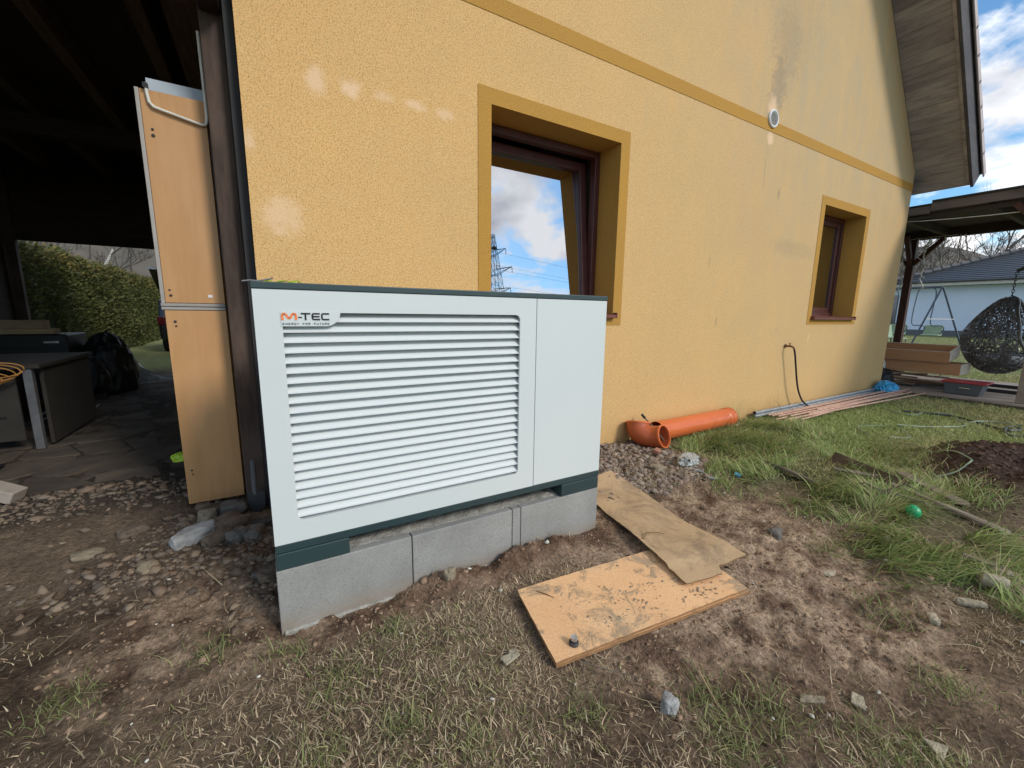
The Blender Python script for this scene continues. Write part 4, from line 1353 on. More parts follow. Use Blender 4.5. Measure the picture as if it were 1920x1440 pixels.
# crumbs of soil
def crumb_d(a, b):
    return np.clip(m_mud(a, b) * .9 * (1 - m_gravel_right(a, b)) + m_heap(a, b) + .06 * (a < 2.6) * (b < 2), 0, 1) * ~in_solid(a, b)
x, y = sample(60000, -.9, 5.0, -.05, 2.0, crumb_d)
keep = rng.random(len(x)) < np.clip(1.6 / (0.4 + np.hypot(x, y)), .25, 1)
x, y = x[keep], y[keep]
p = np.stack([x, y, ground_z(x, y)], -1)
hp = m_heap(x, y)[:, None]
ccol = np.array([[.24, .165, .112]]) * rng.uniform(.5, 1.5, (len(x), 1)) * (1 - .6 * hp)
scatter_stones('soil_crumbs', p, rng.gamma(1.5, .0022, len(x)).clip(.0014, .017), ccol, MAT['clods'], 'loose brown soil crumbs over the trampled mud', 'soil', -.1, .55, (.4, .8), coarse=True)
x, y = sample(3000, 3.7, 5.8, -.1, 1.1, lambda a, b: m_heap(a, b))
p = np.stack([x, y, ground_z(x, y)], -1)
scatter_stones('soil_clods', p, rng.gamma(1.6, .0055, len(x)).clip(.003, .03), np.array([[.085, .055, .04]]) * rng.uniform(.6, 1.5, (len(x), 1)), MAT['clods'], 'dark clods of dug earth on the heap at the right', 'soil', -.2, .6, (.4, .8))
# small white and pale flecks: chips of polystyrene and mortar
x, y = sample(260, -1.2, 3.0, .1, 2.3, lambda a, b: .55 * ~in_solid(a, b))
p = np.stack([x, y, ground_z(x, y) + .004], -1)
scatter_stones('mortar_flecks', p, rng.gamma(3, .0018, len(x)).clip(.002, .012), np.array([[.62, .58, .50]]) * rng.uniform(.7, 1.1, (len(x), 1)), MAT['stones'], 'tiny pale flecks of mortar strewn over the soil', 'debris', .3, .3, (.3, .6))

# ================================================================== grass blades
def blades(name, x, y, z, length, width, lean, cols, label, cat='grass', mat=None, seg=3, flat=0.0, tipc=1.15, dirang=None, curl=1.0):
    N = len(x)
    ang = rng.uniform(0, 6.283, N) if dirang is None else dirang + rng.normal(0, .5, N)
    dx, dy = np.cos(ang), np.sin(ang)
    # width direction: horizontal, perpendicular with jitter
    wa = ang + 1.57 + rng.normal(0, .5, N)
    wx, wy = np.cos(wa), np.sin(wa)
    side = rng.normal(0, .42, N)
    rows = []
    for s in range(seg + 1):
        t = s / seg
        hor = length * (np.sin(lean) * t * (.5 + .5 * t * curl))
        ver = length * np.cos(lean) * (t - .42 * t * t * np.sin(lean) * curl)
        px = x + dx * hor + wx * side * length * t * t
        py = y + dy * hor + wy * side * length * t * t
        pz = z - .004 + np.maximum(ver, 0.0) + (.004 + .006 * flat) * t
        wd = width * (1 - t ** 1.6) * .5
        if s < seg:
            rows.append(np.stack([px - wx * wd, py - wy * wd, pz], -1))
            rows.append(np.stack([px + wx * wd, py + wy * wd, pz], -1))
        else:
            rows.append(np.stack([px, py, pz], -1))
    nvv = 2 * seg + 1
    P = np.stack(rows, 1).reshape(-1, 3)
    tri = []
    for s in range(seg):
        a = 2 * s
        if s < seg - 1:
            tri += [(a, a + 1, a + 3), (a, a + 3, a + 2)]
        else:
            tri += [(a, a + 1, a + 2)]
    tri = np.array(tri)
    F = (tri[None] + (np.arange(N) * nvv)[:, None, None]).reshape(-1, 3)
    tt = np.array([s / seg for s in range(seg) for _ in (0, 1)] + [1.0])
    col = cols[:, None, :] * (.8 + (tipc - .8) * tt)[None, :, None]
    me = np_mesh(name, P, F, col.reshape(-1, 3), smooth=True)
    return tag(link(me, name, mat or MAT['blade']), label, cat, kind='stuff')

def mixcols(n, a, b, spread=.25, p=1.0):
    t = rng.random((n, 1)) ** p
    return (np.array(a) * (1 - t) + np.array(b) * t) * rng.uniform(1 - spread, 1 + spread, (n, 1))

def under_board(x, y):
    a = ell(x, y, 1.26, 1.12, 0.53, 0.26, .05) > .5
    u = (x - 1.26); v = (y - 1.12)
    chip = (np.abs(u * .995 + v * -.10) < .50) & (np.abs(u * .10 + v * .995) < .205)
    u = x - 1.75; v = y - 1.55
    a_ = rad(64)
    hb = (np.abs(u * math.cos(a_) + v * math.sin(a_)) < .72) & (np.abs(-u * math.sin(a_) + v * math.cos(a_)) < .2)
    return chip | hb

# dead, matted turf in the foreground
def d_fore(a, b):
    dens = np.clip(m_brown(a, b) + .10, 0, 1) * (1 - ss(2.7, 3.2, a)) * (1 - .93 * m_mud(a, b)) * (1 - m_gravel_left(a, b)) * (b < 2.3)
    left = np.where(a < -.05, .55, 1.0)
    return dens * left * ~in_solid(a, b) * ~under_board(a, b)
x, y = sample(190000, -1.3, 3.0, -.1, 2.2, d_fore)
r = np.hypot(x, y); k = rng.random(len(x)) < np.clip(1.5 / (r + .2), .35, 1); x, y = x[k], y[k]
n = len(x); g = fbm(x, y, 2.3, 3, 71)
green = (rng.random(n) < np.clip((g - .50) * 2.0, .04, .40))[:, None]
cols = np.where(green, mixcols(n, (.21, .22, .08), (.36, .35, .16), .4), mixcols(n, (.68, .53, .35), (.34, .25, .16), .4))
cols = cols * rng.uniform(.65, 1.3, (n, 1))
cols = np.where(rng.random((n, 1)) < .13, mixcols(n, (.74, .65, .46), (.62, .52, .34)), cols)
cols = cols * (1 - .2 * m_dark_left(x, y)[:, None])
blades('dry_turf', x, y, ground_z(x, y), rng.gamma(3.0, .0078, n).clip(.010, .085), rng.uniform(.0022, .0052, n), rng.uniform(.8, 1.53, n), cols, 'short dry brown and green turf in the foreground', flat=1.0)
# greener tufts in the foreground
tc_ = [(.12, 1.28, .10), (-.02, 1.50, .07), (.33, 1.42, .06), (.26, 1.03, .07), (.42, .88, .05), (1.12, .62, .13), (1.25, .52, .14), (1.05, .50, .10), (1.42, .30, .13), (1.5, .2, .1), (-.62, 1.62, .10), (-.25, 1.62, .08), (2.10, .52, .12), (1.85, .28, .10), (.75, .80, .08), (2.45, .85, .12), (.05, 1.05, .06)]
xs_ = []; ys_ = []
for cx, cy, rr_ in tc_:
    m_ = int(3600 * rr_ ** 1.3)
    xs_.append(rng.normal(cx, rr_ * .5, m_)); ys_.append(rng.normal(cy, rr_ * .5, m_))
x = np.concatenate(xs_); y = np.concatenate(ys_); k = ~in_solid(x, y) & ~under_board(x, y); x, y = x[k], y[k]; n = len(x)
blades('green_turf_tufts', x, y, ground_z(x, y), rng.gamma(6, .0085, n).clip(.015, .10), rng.uniform(.002, .0044, n), rng.uniform(.35, 1.25, n), mixcols(n, (.15, .19, .06), (.36, .37, .16), .4), 'small tufts of greener grass in the trodden foreground')
# lawn to the right
def d_lawn(a, b):
    return np.clip(m_lawn(a, b) - .6 * m_heap(a, b), 0, 1) * ~in_solid(a, b) * (1 - .5 * m_tall(a, b))
x, y = sample(330000, 3.0, 14.0, -2.2, 2.72, d_lawn)
r = np.hypot(x, y); k = rng.random(len(x)) < np.clip(4.2 / r, .2, 1) ** 1.2; x, y = x[k], y[k]; n = len(x)
g = fbm(x, y, 1.1, 4, 73)
pc = np.clip((g - .45) * 2.6 + .25 + .06 * (r[k] < 6), 0, 1)[:, None]
cols = mixcols(n, (.25, .33, .10), (.42, .49, .19), .4) * (1 - pc) + mixcols(n, (.42, .40, .18), (.50, .43, .24), .4) * pc
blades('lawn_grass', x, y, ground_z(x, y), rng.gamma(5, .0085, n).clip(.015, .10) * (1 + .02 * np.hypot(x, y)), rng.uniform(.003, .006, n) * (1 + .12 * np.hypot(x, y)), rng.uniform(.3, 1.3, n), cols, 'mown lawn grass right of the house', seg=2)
# far lawn, coarser
x, y = sample(60000, 11.5, 42, -14, 14, lambda a, b: np.clip(14 / np.hypot(a, b), 0, 1) * ((b < 2.6) | (a > 12)))
k = ~in_solid(x, y); x, y = x[k], y[k]; n = len(x)
blades('far_lawn_grass', x, y, ground_z(x, y), rng.uniform(.04, .10, n), rng.uniform(.01, .025, n), rng.uniform(.5, 1.2, n), mixcols(n, (.13, .17, .05), (.24, .26, .10)), 'lawn of the neighbouring gardens in the distance', seg=2)
# long uncut grass by the wall and among the planks
def d_tall(a, b):
    return np.clip(m_tall(a, b) * ss(.38, .62, fbm(a, b, 5, 3, 77)) * 1.3, 0, 1) * ~in_solid(a, b) * (1 - m_gravel_right(a, b)) * (1 - m_heap(a, b))
x, y = sample(90000, 2.2, 5.4, -.1, 2.69, d_tall)
n = len(x)
da = 6.283 * fbm(x, y, 1.6, 2, 79) * 2
lng = rng.gamma(7, .019, n).clip(.05, .30) * np.clip(.55 + m_tall(x, y) * .6, 0, 1.1)
cols = mixcols(n, (.14, .22, .055), (.41, .49, .18), .4)
cols = np.where(rng.random((n, 1)) < .22, mixcols(n, (.55, .46, .27), (.38, .30, .17)), cols)
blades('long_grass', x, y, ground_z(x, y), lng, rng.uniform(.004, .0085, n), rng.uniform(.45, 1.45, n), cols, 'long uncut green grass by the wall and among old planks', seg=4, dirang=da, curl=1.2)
# single dry stalks against the wall
x = rng.uniform(3.6, 5.6, 90); y = rng.uniform(2.45, 2.68, 90); n = 90
blades('dry_stalks', x, y, ground_z(x, y), rng.uniform(.15, .42, n), rng.uniform(.002, .0035, n), rng.uniform(.05, .7, n), mixcols(n, (.34, .27, .15), (.22, .18, .09)), 'thin dry stalks standing against the yellow wall', seg=4)
# straw and dry stems lying about
def d_straw(a, b):
    return np.clip(.35 * ell(a, b, 2.9, 1.25, .8, .7, .5) + .5 * ell(a, b, 3.4, .95, .6, .5, .5) + .05, 0, 1) * ~in_solid(a, b)
x, y = sample(7000, -.9, 4.6, 0, 2.2, d_straw); n = len(x)
blades('straw', x, y, ground_z(x, y) + .012, rng.gamma(4, .03, n).clip(.03, .32), rng.uniform(.0024, .005, n), rng.uniform(1.25, 1.56, n), mixcols(n, (.62, .53, .35), (.36, .28, .17)), 'dry straw and stems strewn over mud and weeds', 'straw', seg=3, curl=.6)

# ================================================================== sheet boards on the mud
def sheet(name, label, corners, zfn, th, mat, emat, nu=26, nv=12, ragged=.004, notch=None):
    """corners a,b,c,d (x,y) in order; zfn(u,v) height of the underside"""
    (ax, ay), (bx, by), (cx, cy), (dx, dy) = corners
    ox = (ax + cx) / 2; oy = (ay + cy) / 2
    t = thing(name, label, 'board', (ox, oy, 0))
    vs = []; fs = []
    for L in (0, 1):
        for j in range(nv + 1):
            for i in range(nu + 1):
                u, v = i / nu, j / nv
                x = (ax * (1 - u) + bx * u) * (1 - v) + (dx * (1 - u) + cx * u) * v
                y = (ay * (1 - u) + by * u) * (1 - v) + (dy * (1 - u) + cy * u) * v
                if i in (0, nu) or j in (0, nv):
                    x += ragged * mnoise.noise(V(x * 30, y * 30, 2)); y += ragged * mnoise.noise(V(x * 30, y * 30, 7))
                if notch: x, y = notch(u, v, x, y)
                vs.append((x, y, zfn(u, v) + th * L))
    n1 = (nu + 1) * (nv + 1)
    for j in range(nv):
        for i in range(nu):
            a = j * (nu + 1) + i
            fs.append((n1 + a, n1 + a + 1, n1 + a + nu + 2, n1 + a + nu + 1))
            fs.append((a, a + nu + 1, a + nu + 2, a + 1))
    rim = []
    for i in range(nu): rim.append((i, i + 1))
    for j in range(nv): rim.append((j * (nu + 1) + nu, (j + 1) * (nu + 1) + nu))
    for i in range(nu, 0, -1): rim.append((nv * (nu + 1) + i, nv * (nu + 1) + i - 1))
    for j in range(nv, 0, -1): rim.append((j * (nu + 1), (j - 1) * (nu + 1)))
    faces_mb = MB(); faces_mb.add(vs, fs)
    faces_mb.build('face', mat, t, origin=(0, 0, 0), smooth=True)
    em = MB(); em.add(vs, [(a, b, n1 + b, n1 + a) for a, b in rim])
    em.build('edge', emat, t)
    return t
MAT['chip_edge'] = mt('chipboard_edge', (.36, .19, .08), (.26, .135, .06), scale=30, rough=.9)
c_ = [(.760, .968), (1.728, .872), (1.79, 1.275), (.838, 1.352)]
sheet('chipboard_sheet', 'thin lower chipboard sheet right under the muddy top sheet', [(.766, .974), (1.732, .868), (1.80, 1.28), (.85, 1.36)],
      lambda u, v: .004 + .005 * math.sin(u * 5) * v, .013, MAT['chipboard'], MAT['chip_edge'])
chip = sheet('chipboard_sheet', 'muddy orange chipboard sheet with boot print lying in front of the plinth', c_,
      lambda u, v: .0225 + .003 * math.sin(u * 4 + 1), .010, MAT['chipboard'], MAT['chip_edge'])
def hz(u, v):
    # u runs from the near end (on the chipboard) to the far end, v across
    return .044 - .022 * u + .012 * math.sin(u * 6.2 + v * 2) * (u > .12) * 1.0 + .010 * (v - .5) ** 2 + (.030 * max(0, v - .55) * (1 - u) ** 3) + .01 * mnoise.noise(V(u * 4, v * 3, 5))
def hnotch(u, v, x, y):
    if v > .5 and u < .06:      # torn step in the near end
        x += .012 * (1 - u / .06); y += .045 * (1 - u / .06)
    return x, y
sheet('hardboard_sheet', 'warped muddy brown hardboard strip leaning over the chipboard beside the plinth',
      [(1.488, 1.005), (1.785, 2.10), (2.165, 2.175), (1.905, .945)], hz, .006, MAT['hardboard'], MAT['hardboard_edge'], 40, 14, .006, hnotch)
# dirt on the boards: crumbs and boot print lumps
def board_z(x, y):
    return .052
xs_, ys_ = [], []
for cx, cy, sx_, sy_, m_ in ((1.02, 1.10, .045, .05, 130), (1.07, 1.02, .05, .02, 90), (.98, 1.17, .05, .03, 70), (1.30, 1.10, .02, .02, 14), (1.37, 1.08, .015, .015, 12), (1.52, .95, .06, .03, 45), (1.2, 1.0, .3, .12, 120)):
    xs_.append(rng.normal(cx, sx_, m_)); ys_.append(rng.normal(cy, sy_, m_))
# tread pattern of a boot, printed as small raised lumps
for i in range(13):
    for j in range(5):
        u = i * .0165; v = (j - 2) * .016 * (1 - .25 * abs(i - 6) / 6)
        a = rad(-62)
        xs_.append(np.array([1.155 + u * math.cos(a) - v * math.sin(a)])); ys_.append(np.array([1.19 + u * math.sin(a) + v * math.cos(a)]))
x = np.concatenate(xs_); y = np.concatenate(ys_)
k = (y > .985 - .1 * (x - .76)) & (y < 1.33 - .08 * (x - .83)) & (x > .80) & (x < 1.74); x, y = x[k], y[k]; n = len(x)
p = np.stack([x, y, np.full(n, .0335)], -1)
scatter_stones('board_dirt', p, rng.gamma(2.0, .0019, n).clip(.0012, .008), np.array([[.44, .33, .22]]) * rng.uniform(.6, 1.2, (n, 1)), MAT['clods'], 'crumbs of dried mud on the chipboard', 'soil', -.1, .6, (.2, .4))
# bolt and twigs on the board
bt = thing('anchor_bolt', 'short grey metal bolt standing on the chipboard corner', 'bolt', (.862, 1.0, .034))
mb = MB(); mb.lathe([(.0003, 0), (.017, 0), (.0175, .012), (.015, .016)], 16, Matrix.Translation((.862, 1.0, .034)))
mb.build('base', RM['dark'], bt, smooth=True)
mb = MB(); mb.lathe([(.0125, .014), (.012, .030), (.0003, .031)], 16, Matrix.Translation((.864, 1.002, .034)))
mb.build('cap', MAT['steel'], bt, smooth=True)
def twig(pts, r, label, mat='hardboard_edge'):
    mb = MB(); mb.tube(pts, [r] * (len(pts) - 1) + [r * .5], 6)
    return tag(mb.build('twig', MAT[mat], origin=pts[0], smooth=True), label, 'twig')
twig([(.905, 1.305, .037), (.925, 1.272, .039), (.945, 1.235, .037)], .0025, 'short dark twig on the chipboard near its back edge')
twig([(1.60, 1.345, .060), (1.655, 1.375, .066), (1.70, 1.355, .064), (1.735, 1.325, .060)], .003, 'bent dark twig lying on the hardboard strip')
twig([(.835, .93, .035), (.90, .86, .03), (.96, .80, .028), (1.02, .765, .02)], .0025, 'thin pale stem below the chipboard corner', 'old_plank')
twig([(1.16, .71, .03), (1.13, .655, .028), (1.105, .60, .02)], .0028, 'straight straw stem in the grass left of the egg shaped stone', 'raw_timber')

# ================================================================== orange drain pipe and elbow by the wall
A = V(3.12, 2.565, .112); B = V(4.30, 2.585, .112)
ax = (B - A).normalized()
pm = Matrix.Translation(A) @ ax.to_track_quat('Z', 'Y').to_matrix().to_4x4()
Lp = (B - A).length
pipe = thing('drain_pipe', 'long orange plastic drain pipe lying along the yellow wall', 'pipe', (A.x, A.y, 0))
R_ = .098
mb = MB(); mb.lathe([(R_ - .004, 0), (R_, 0), (R_, Lp - .115), (R_ - .004, Lp - .115)], 40, pm)
mb.build('barrel', MAT['pvc'], pipe, smooth=True)
mb = MB(); mb.lathe([(R_ - .002, Lp - .1149), (R_ + .003, Lp - .105), (R_ + .003, Lp - .06), (R_ + .009, Lp - .052), (R_ + .009, Lp - .025), (R_ + .004, Lp - .018), (R_ + .004, Lp - .004), (R_ + .009, Lp), (R_ - .001, Lp), (R_ - .004, Lp - .11)], 40, pm)
mb.build('socket', MAT['pvc'], pipe, smooth=True)
mb = MB(); mb.lathe([(R_ - .005, .002), (R_ - .005, Lp - .01)], 40, pm)
mb.build('bore', MAT['pvc_in'], pipe, smooth=True)
# elbow: bend from facing the wall-side pipe to facing the camera right
elb = thing('pipe_elbow', 'dull orange pipe elbow with open mouth at the end of the drain pipe', 'pipe', (2.93, 2.52, 0))
def bend(R, a0, a1, centre, m, n=18):
    return [m @ V(R * math.cos(a0 + (a1 - a0) * i / n), R * math.sin(a0 + (a1 - a0) * i / n), 0) for i in range(n + 1)]
e_r = .100
path = [V(2.900, 2.600, .225), V(2.890, 2.585, .175), V(2.892, 2.55, .138), V(2.912, 2.505, .118), V(2.942, 2.46, .115), V(2.965, 2.41, .124), V(2.978, 2.36, .140)]
def smooth_path(pts, n=6):
    out = []
    for i in range(len(pts) - 1):
        p0 = pts[max(i - 1, 0)]; p1 = pts[i]; p2 = pts[i + 1]; p3 = pts[min(i + 2, len(pts) - 1)]
        for k in range(n):
            t = k / n
            out.append(.5 * ((2 * p1) + (-p0 + p2) * t + (2 * p0 - 5 * p1 + 4 * p2 - p3) * t * t + (-p0 + 3 * p1 - 3 * p2 + p3) * t ** 3))
    out.append(pts[-1].copy())
    return out
sp_ = smooth_path(path)
mb = MB(); mb.tube(sp_, e_r, 36, cap=False)
mb.build('body', MAT['pvc_in'], elb, smooth=True)
mb = MB(); mb.tube(sp_, e_r - .006, 36, cap=False)
mb.build('bore', MAT['pvc_in'], elb, smooth=True)
for p0, p1, nm in ((sp_[-1], sp_[-2], 'rim'), (sp_[0], sp_[1], 'rim')):
    d = (p0 - p1).normalized()
    mm = Matrix.Translation(p0) @ d.to_track_quat('Z', 'Y').to_matrix().to_4x4()
    mb = MB(); mb.lathe([(e_r - .007, -.012), (e_r + .005, -.012), (e_r + .007, .0), (e_r + .004, .006), (e_r - .006, .006)], 36, mm, closed=True)
    mb.build(nm, MAT['pvc'], elb, smooth=True)
st = thing('wooden_stake', 'thin grey stake poking through the orange elbow', 'stake', (3.0, 2.36, 0))
mb = MB(); mb.tube([(2.985, 2.62, .27), (3.02, 2.50, .17), (3.065, 2.36, .02)], .007, 8)
mb.build('shaft', MAT['old_plank'], st)
mb = MB(); mb.tube([(2.980, 2.632, .285), (2.992, 2.598, .25)], .012, 10); mb.build('grip', MAT['rubber'], st)

# ================================================================== metal pipes by the wall
for i, (a, b, z) in enumerate([((4.92, 2.655), (8.70, 2.668), .035), ((4.86, 2.612), (8.62, 2.632), .035), ((4.90, 2.632), (8.66, 2.650), .070)]):
    mb = MB(); mb.tube([(a[0], a[1], z + .01), (b[0], b[1], z + .01)], .0205, 14, cap=False)
    mb.tube([(a[0] + .002, a[1], z + .01), (b[0] - .002, b[1], z + .01)], .0175, 14, cap=False)
    tag(mb.build('steel_tube', MAT['steel'], origin=(a[0], a[1], 0), smooth=True), ['galvanised steel tube lying tight against the foot of the wall', 'galvanised steel tube lying nearest the copper pipes', 'galvanised steel tube resting on top of the other two tubes'][i], 'tube', 'steel tubes along the wall')
for i, (a, b, z0, z1) in enumerate([((5.06, 2.56), (8.43, 2.53), .03, .06), ((4.96, 2.42), (8.40, 2.45), .02, .05), ((4.93, 2.33), (8.75, 2.37), .02, .06), ((5.21, 2.39), (8.43, 2.34), .04, .05), ((5.00, 2.35), (8.78, 2.16), .03, .05), ((5.84, 2.39), (8.92, 2.39), .05, .07), ((5.22, 2.28), (8.03, 2.36), .02, .04), ((5.10, 2.47), (8.50, 2.40), .03, .07), ((5.5, 2.33), (8.6, 2.28), .045, .06), ((5.02, 2.50), (8.36, 2.50), .04, .06)]):
    mb = MB(); mb.tube([(a[0], a[1], z0 + .02), (b[0], b[1], z1 + .01)], .0115, 10, cap=False)
    mb.tube([(a[0] + .001, a[1], z0 + .02), (b[0] - .001, b[1], z1 + .01)], .0095, 10, cap=False)
    tag(mb.build('copper_pipe', MAT['copper'], origin=(a[0], a[1], 0), smooth=True), 'thin copper pipe in the loose bundle beside the steel tubes', 'pipe', 'copper pipes beside the steel tubes')
def crumple(name, label, cat, c, sx, sy, sz, mat, seed, fold=.35, sub=4, rz=0.0):
    bm = bmesh.new(); bmesh.ops.create_icosphere(bm, subdivisions=sub, radius=1)
    o = V(seed, seed * 2.3, seed * .7)
    for v in bm.verts:
        p = v.co.copy()
        r1 = 1 - abs(mnoise.noise(p * 1.6 + o)) * 2; r2 = 1 - abs(mnoise.noise(p * 3.6 + o)) * 2
        p *= 1 + fold * (.6 * r1 + .4 * r2 - .4)
        if p.z < -.35: p.z = -.35 + (p.z + .35) * .1
        v.co = V(p.x * sx, p.y * sy, (p.z + .35) * sz)
    me = bpy.data.meshes.new(name); bm.to_mesh(me); bm.free()
    ob = link(me, name, mat, None, c); ob.rotation_euler.z = rz
    return tag(ob, label, cat)
crumple('plastic_wrap', 'crumpled bright blue plastic on the far ends of the pipes', 'plastic', (8.47, 2.55, .04), .17, .14, .13, MAT['blue_plastic'], 4)
crumple('plastic_film', 'crumpled grey plastic film in the grass before the orange elbow', 'plastic', (2.80, 1.97, gz(2.8, 1.97) + .01), .12, .06, .035, MAT['grey_film'], 6, .75, 4, .4)
mb = MB(); mb.tube(smooth_path([V(2.76, 1.95, .06), V(2.72, 1.88, .05), V(2.74, 1.80, .045), V(2.70, 1.72, .04), V(2.74, 1.66, .04)]), .010, 6)
tag(mb.build('plastic_strip', MAT['grey_film'], origin=(2.76, 1.95, 0), smooth=True), 'twisted pale plastic strip trailing from the grey film', 'plastic')
mb = MB(); mb.lathe([(.0003, .014), (.020, .014), (.022, .011), (.022, 0)], 18, Matrix.Translation((2.90, 1.63, gz(2.9, 1.63) + .012)) @ Matrix.Rotation(.2, 4, 'X'))
tag(mb.build('bottle_cap', MAT['blue_plastic'], origin=(2.9, 1.63, 0), smooth=True), 'small blue plastic cap on the bare soil', 'cap')
# green plastic ball
gb = thing('green_ball', 'bright green plastic ball with a seam among the weeds', 'ball', (3.19, .745, 0))
mb = MB(); zb = gz(3.19, .745) + .055
mb.lathe([(.0003, -.036)] + [(.040 * math.cos(rad(a)), .036 * math.sin(rad(a))) for a in range(-80, 81, 10)] + [(.0003, .036)], 24, Matrix.Translation((3.19, .745, zb)) @ Matrix.Rotation(rad(70), 4, 'X') @ Matrix.Rotation(.4, 4, 'Y'))
mb.build('shell', MAT['green_plastic'], gb, smooth=True)
mb = MB(); mb.lathe([(.0402, -.002), (.0418, -.002), (.0418, .002), (.0402, .002)], 24, Matrix.Translation((3.19, .745, zb)) @ Matrix.Rotation(rad(70), 4, 'X') @ Matrix.Rotation(.4, 4, 'Y'), closed=True)
mb.build('seam', MAT['green_plastic'], gb, smooth=True)

# ================================================================== tap and hose on the wall
tap = thing('garden_tap', 'old brass garden tap on the yellow wall', 'tap', (5.56, 2.69, .85))
mb = MB(); mb.lathe([(.0003, 0), (.026, 0), (.024, .008), (.0003, .008)], 18, Matrix.Translation((5.55, YW - .001, .85)) @ Matrix.Rotation(rad(90), 4, 'X')); mb.build('rosette', MAT['brass'], tap, smooth=True)
mb = MB(); mb.tube([(5.55, YW - .005, .85), (5.55, YW - .07, .85), (5.56, YW - .095, .838), (5.565, YW - .10, .815)], [.013, .013, .012, .011], 12); mb.build('spout', MAT['brass'], tap, smooth=True)
mb = MB(); mb.tube([(5.55, YW - .055, .85), (5.55, YW - .055, .885)], .007, 8); mb.bar((5.515, YW - .055, .888), (5.585, YW - .055, .888), .012, .006); mb.build('handle', MAT['brass'], tap, bevel=.002)
mb = MB(); mb.tube(smooth_path([V(5.565, 2.604, .825), V(5.60, 2.60, .74), V(5.66, 2.60, .58), V(5.72, 2.60, .42), V(5.80, 2.60, .27), V(5.92, 2.59, .13), V(6.08, 2.57, .05), V(6.3, 2.52, .03)], 5), .0105, 10)
tag(mb.build('tap_hose', MAT['rubber'], origin=(5.565, 2.604, .8), smooth=True), 'black rubber hose hanging from the wall tap', 'hose')

# ================================================================== hoses on the lawn
def hose(pts, r, mat, label):
    P = [V(a, b, gz(a, b) + .020 + .006 * math.sin(i * 1.7)) for i, (a, b) in enumerate(pts)]
    mb = MB(); mb.tube(smooth_path(P, 6), r, 8)
    tag(mb.build('garden_hose', mat, origin=P[0], smooth=True), label, 'hose')
hose([(4.75, 1.06), (4.95, 1.2), (5.15, 1.37), (5.19, 1.54), (5.30, 1.70), (5.46, 1.82), (5.62, 1.86), (5.74, 1.82), (5.85, 1.69), (5.75, 1.53), (5.55, 1.42), (5.41, 1.43), (5.30, 1.50)], .006, MAT['hose_light'], 'pale green hose looping on the lawn nearest the pipes')
hose([(7.06, 2.13), (6.9, 2.02), (6.81, 1.86), (6.9, 1.75), (7.14, 1.74), (7.29, 1.54), (7.05, 1.40), (6.85, 1.31), (6.66, 1.28), (6.50, 1.32), (6.34, 1.40), (6.15, 1.53), (6.0, 1.66)], .008, MAT['hose_light'], 'pale hose making a wide bend across the middle of the lawn')
hose([(7.02, 1.92), (7.2, 1.62), (7.21, 1.43), (7.06, 1.23), (6.83, 1.02), (6.87, .95), (7.04, .93), (7.14, .98), (7.02, 1.02), (6.79, 1.0), (6.57, .93), (6.62, .84), (6.7, .5), (6.9, .1)], .013, MAT['hose_dark'], 'dark hose with a small coil at the right of the lawn')
hose([(6.95, 1.30), (7.07, 1.28), (7.21, 1.26), (7.31, 1.15), (7.30, .94), (7.28, .6), (7.3, .2)], .010, MAT['hose_light'], 'pale hose running out of frame beside the dark coil')
hose([(4.95, 1.2), (4.76, 1.09), (4.62, .98), (4.50, .88), (4.44, .82), (4.37, .77), (4.29, .76), (4.19, .80), (4.1, .88)], .006, MAT['hose_light'], 'pale hose end curling beside the soil heap')

# ================================================================== old planks in the weeds
def plank(a, b, w, h, za, zb_, label, mat='old_plank', roll=0.0):
    a = V(a[0], a[1], gz(*a) + za * .7); b = V(b[0], b[1], gz(*b) + zb_ * .6)
    mb = MB(); mb.bar(a, b, w, h, (math.sin(roll), 0, math.cos(roll)))
    o = mb.build('old_plank', MAT[mat], origin=(0, 0, 0), bevel=.004)
    # a broken, uneven end
    for v in o.data.vertices[4:8]:
        v.co += (b - a).normalized() * rnd.uniform(-.05, .02)
    return tag(o, label, 'plank')
plank((3.26, 1.66), (3.22, 1.22), .07, .022, .07, .03, 'narrow pale plank in the grass left of the dark boards', roll=.3)
plank((3.86, 1.42), (3.62, .88), .03, .10, .07, .04, 'dark rotten board standing on edge in the weeds', 'rotten', .55)
plank((3.95, 1.02), (3.62, .62), .10, .022, .06, .04, 'weathered grey plank between the rotten board and soil heap', roll=.1)
plank((3.42, 1.10), (3.44, .72), .045, .025, .05, .06, 'thin pale batten in front of the rotten board', 'old_plank', .2)
plank((3.62, .98), (3.48, .42), .06, .02, .05, .03, 'long grey batten running toward the right edge')
plank((2.745, .45), (2.785, .295), .030, .018, .09, .075, 'short sawn batten on the stones at the right edge', 'old_plank')
plank((3.50, 1.28), (3.66, 1.06), .055, .02, .09, .08, 'short split board beside the rotten board', roll=.5)
for i, (a, b, c) in enumerate([((3.42, 1.12, .05), (3.30, 1.02, .14), (3.38, .80, .05)), ((3.35, .98, .06), (3.44, .86, .16), (3.5, .74, .10)), ((3.55, .92, .09), (3.4, .70, .11), (3.42, .45, .06))]):
    twig([a, b, c], .005, ['bent dry stem crossing the battens nearest the rotten board', 'upright forked dry stem between the battens', 'long dry stem leaning toward the green ball'][i], 'old_plank')

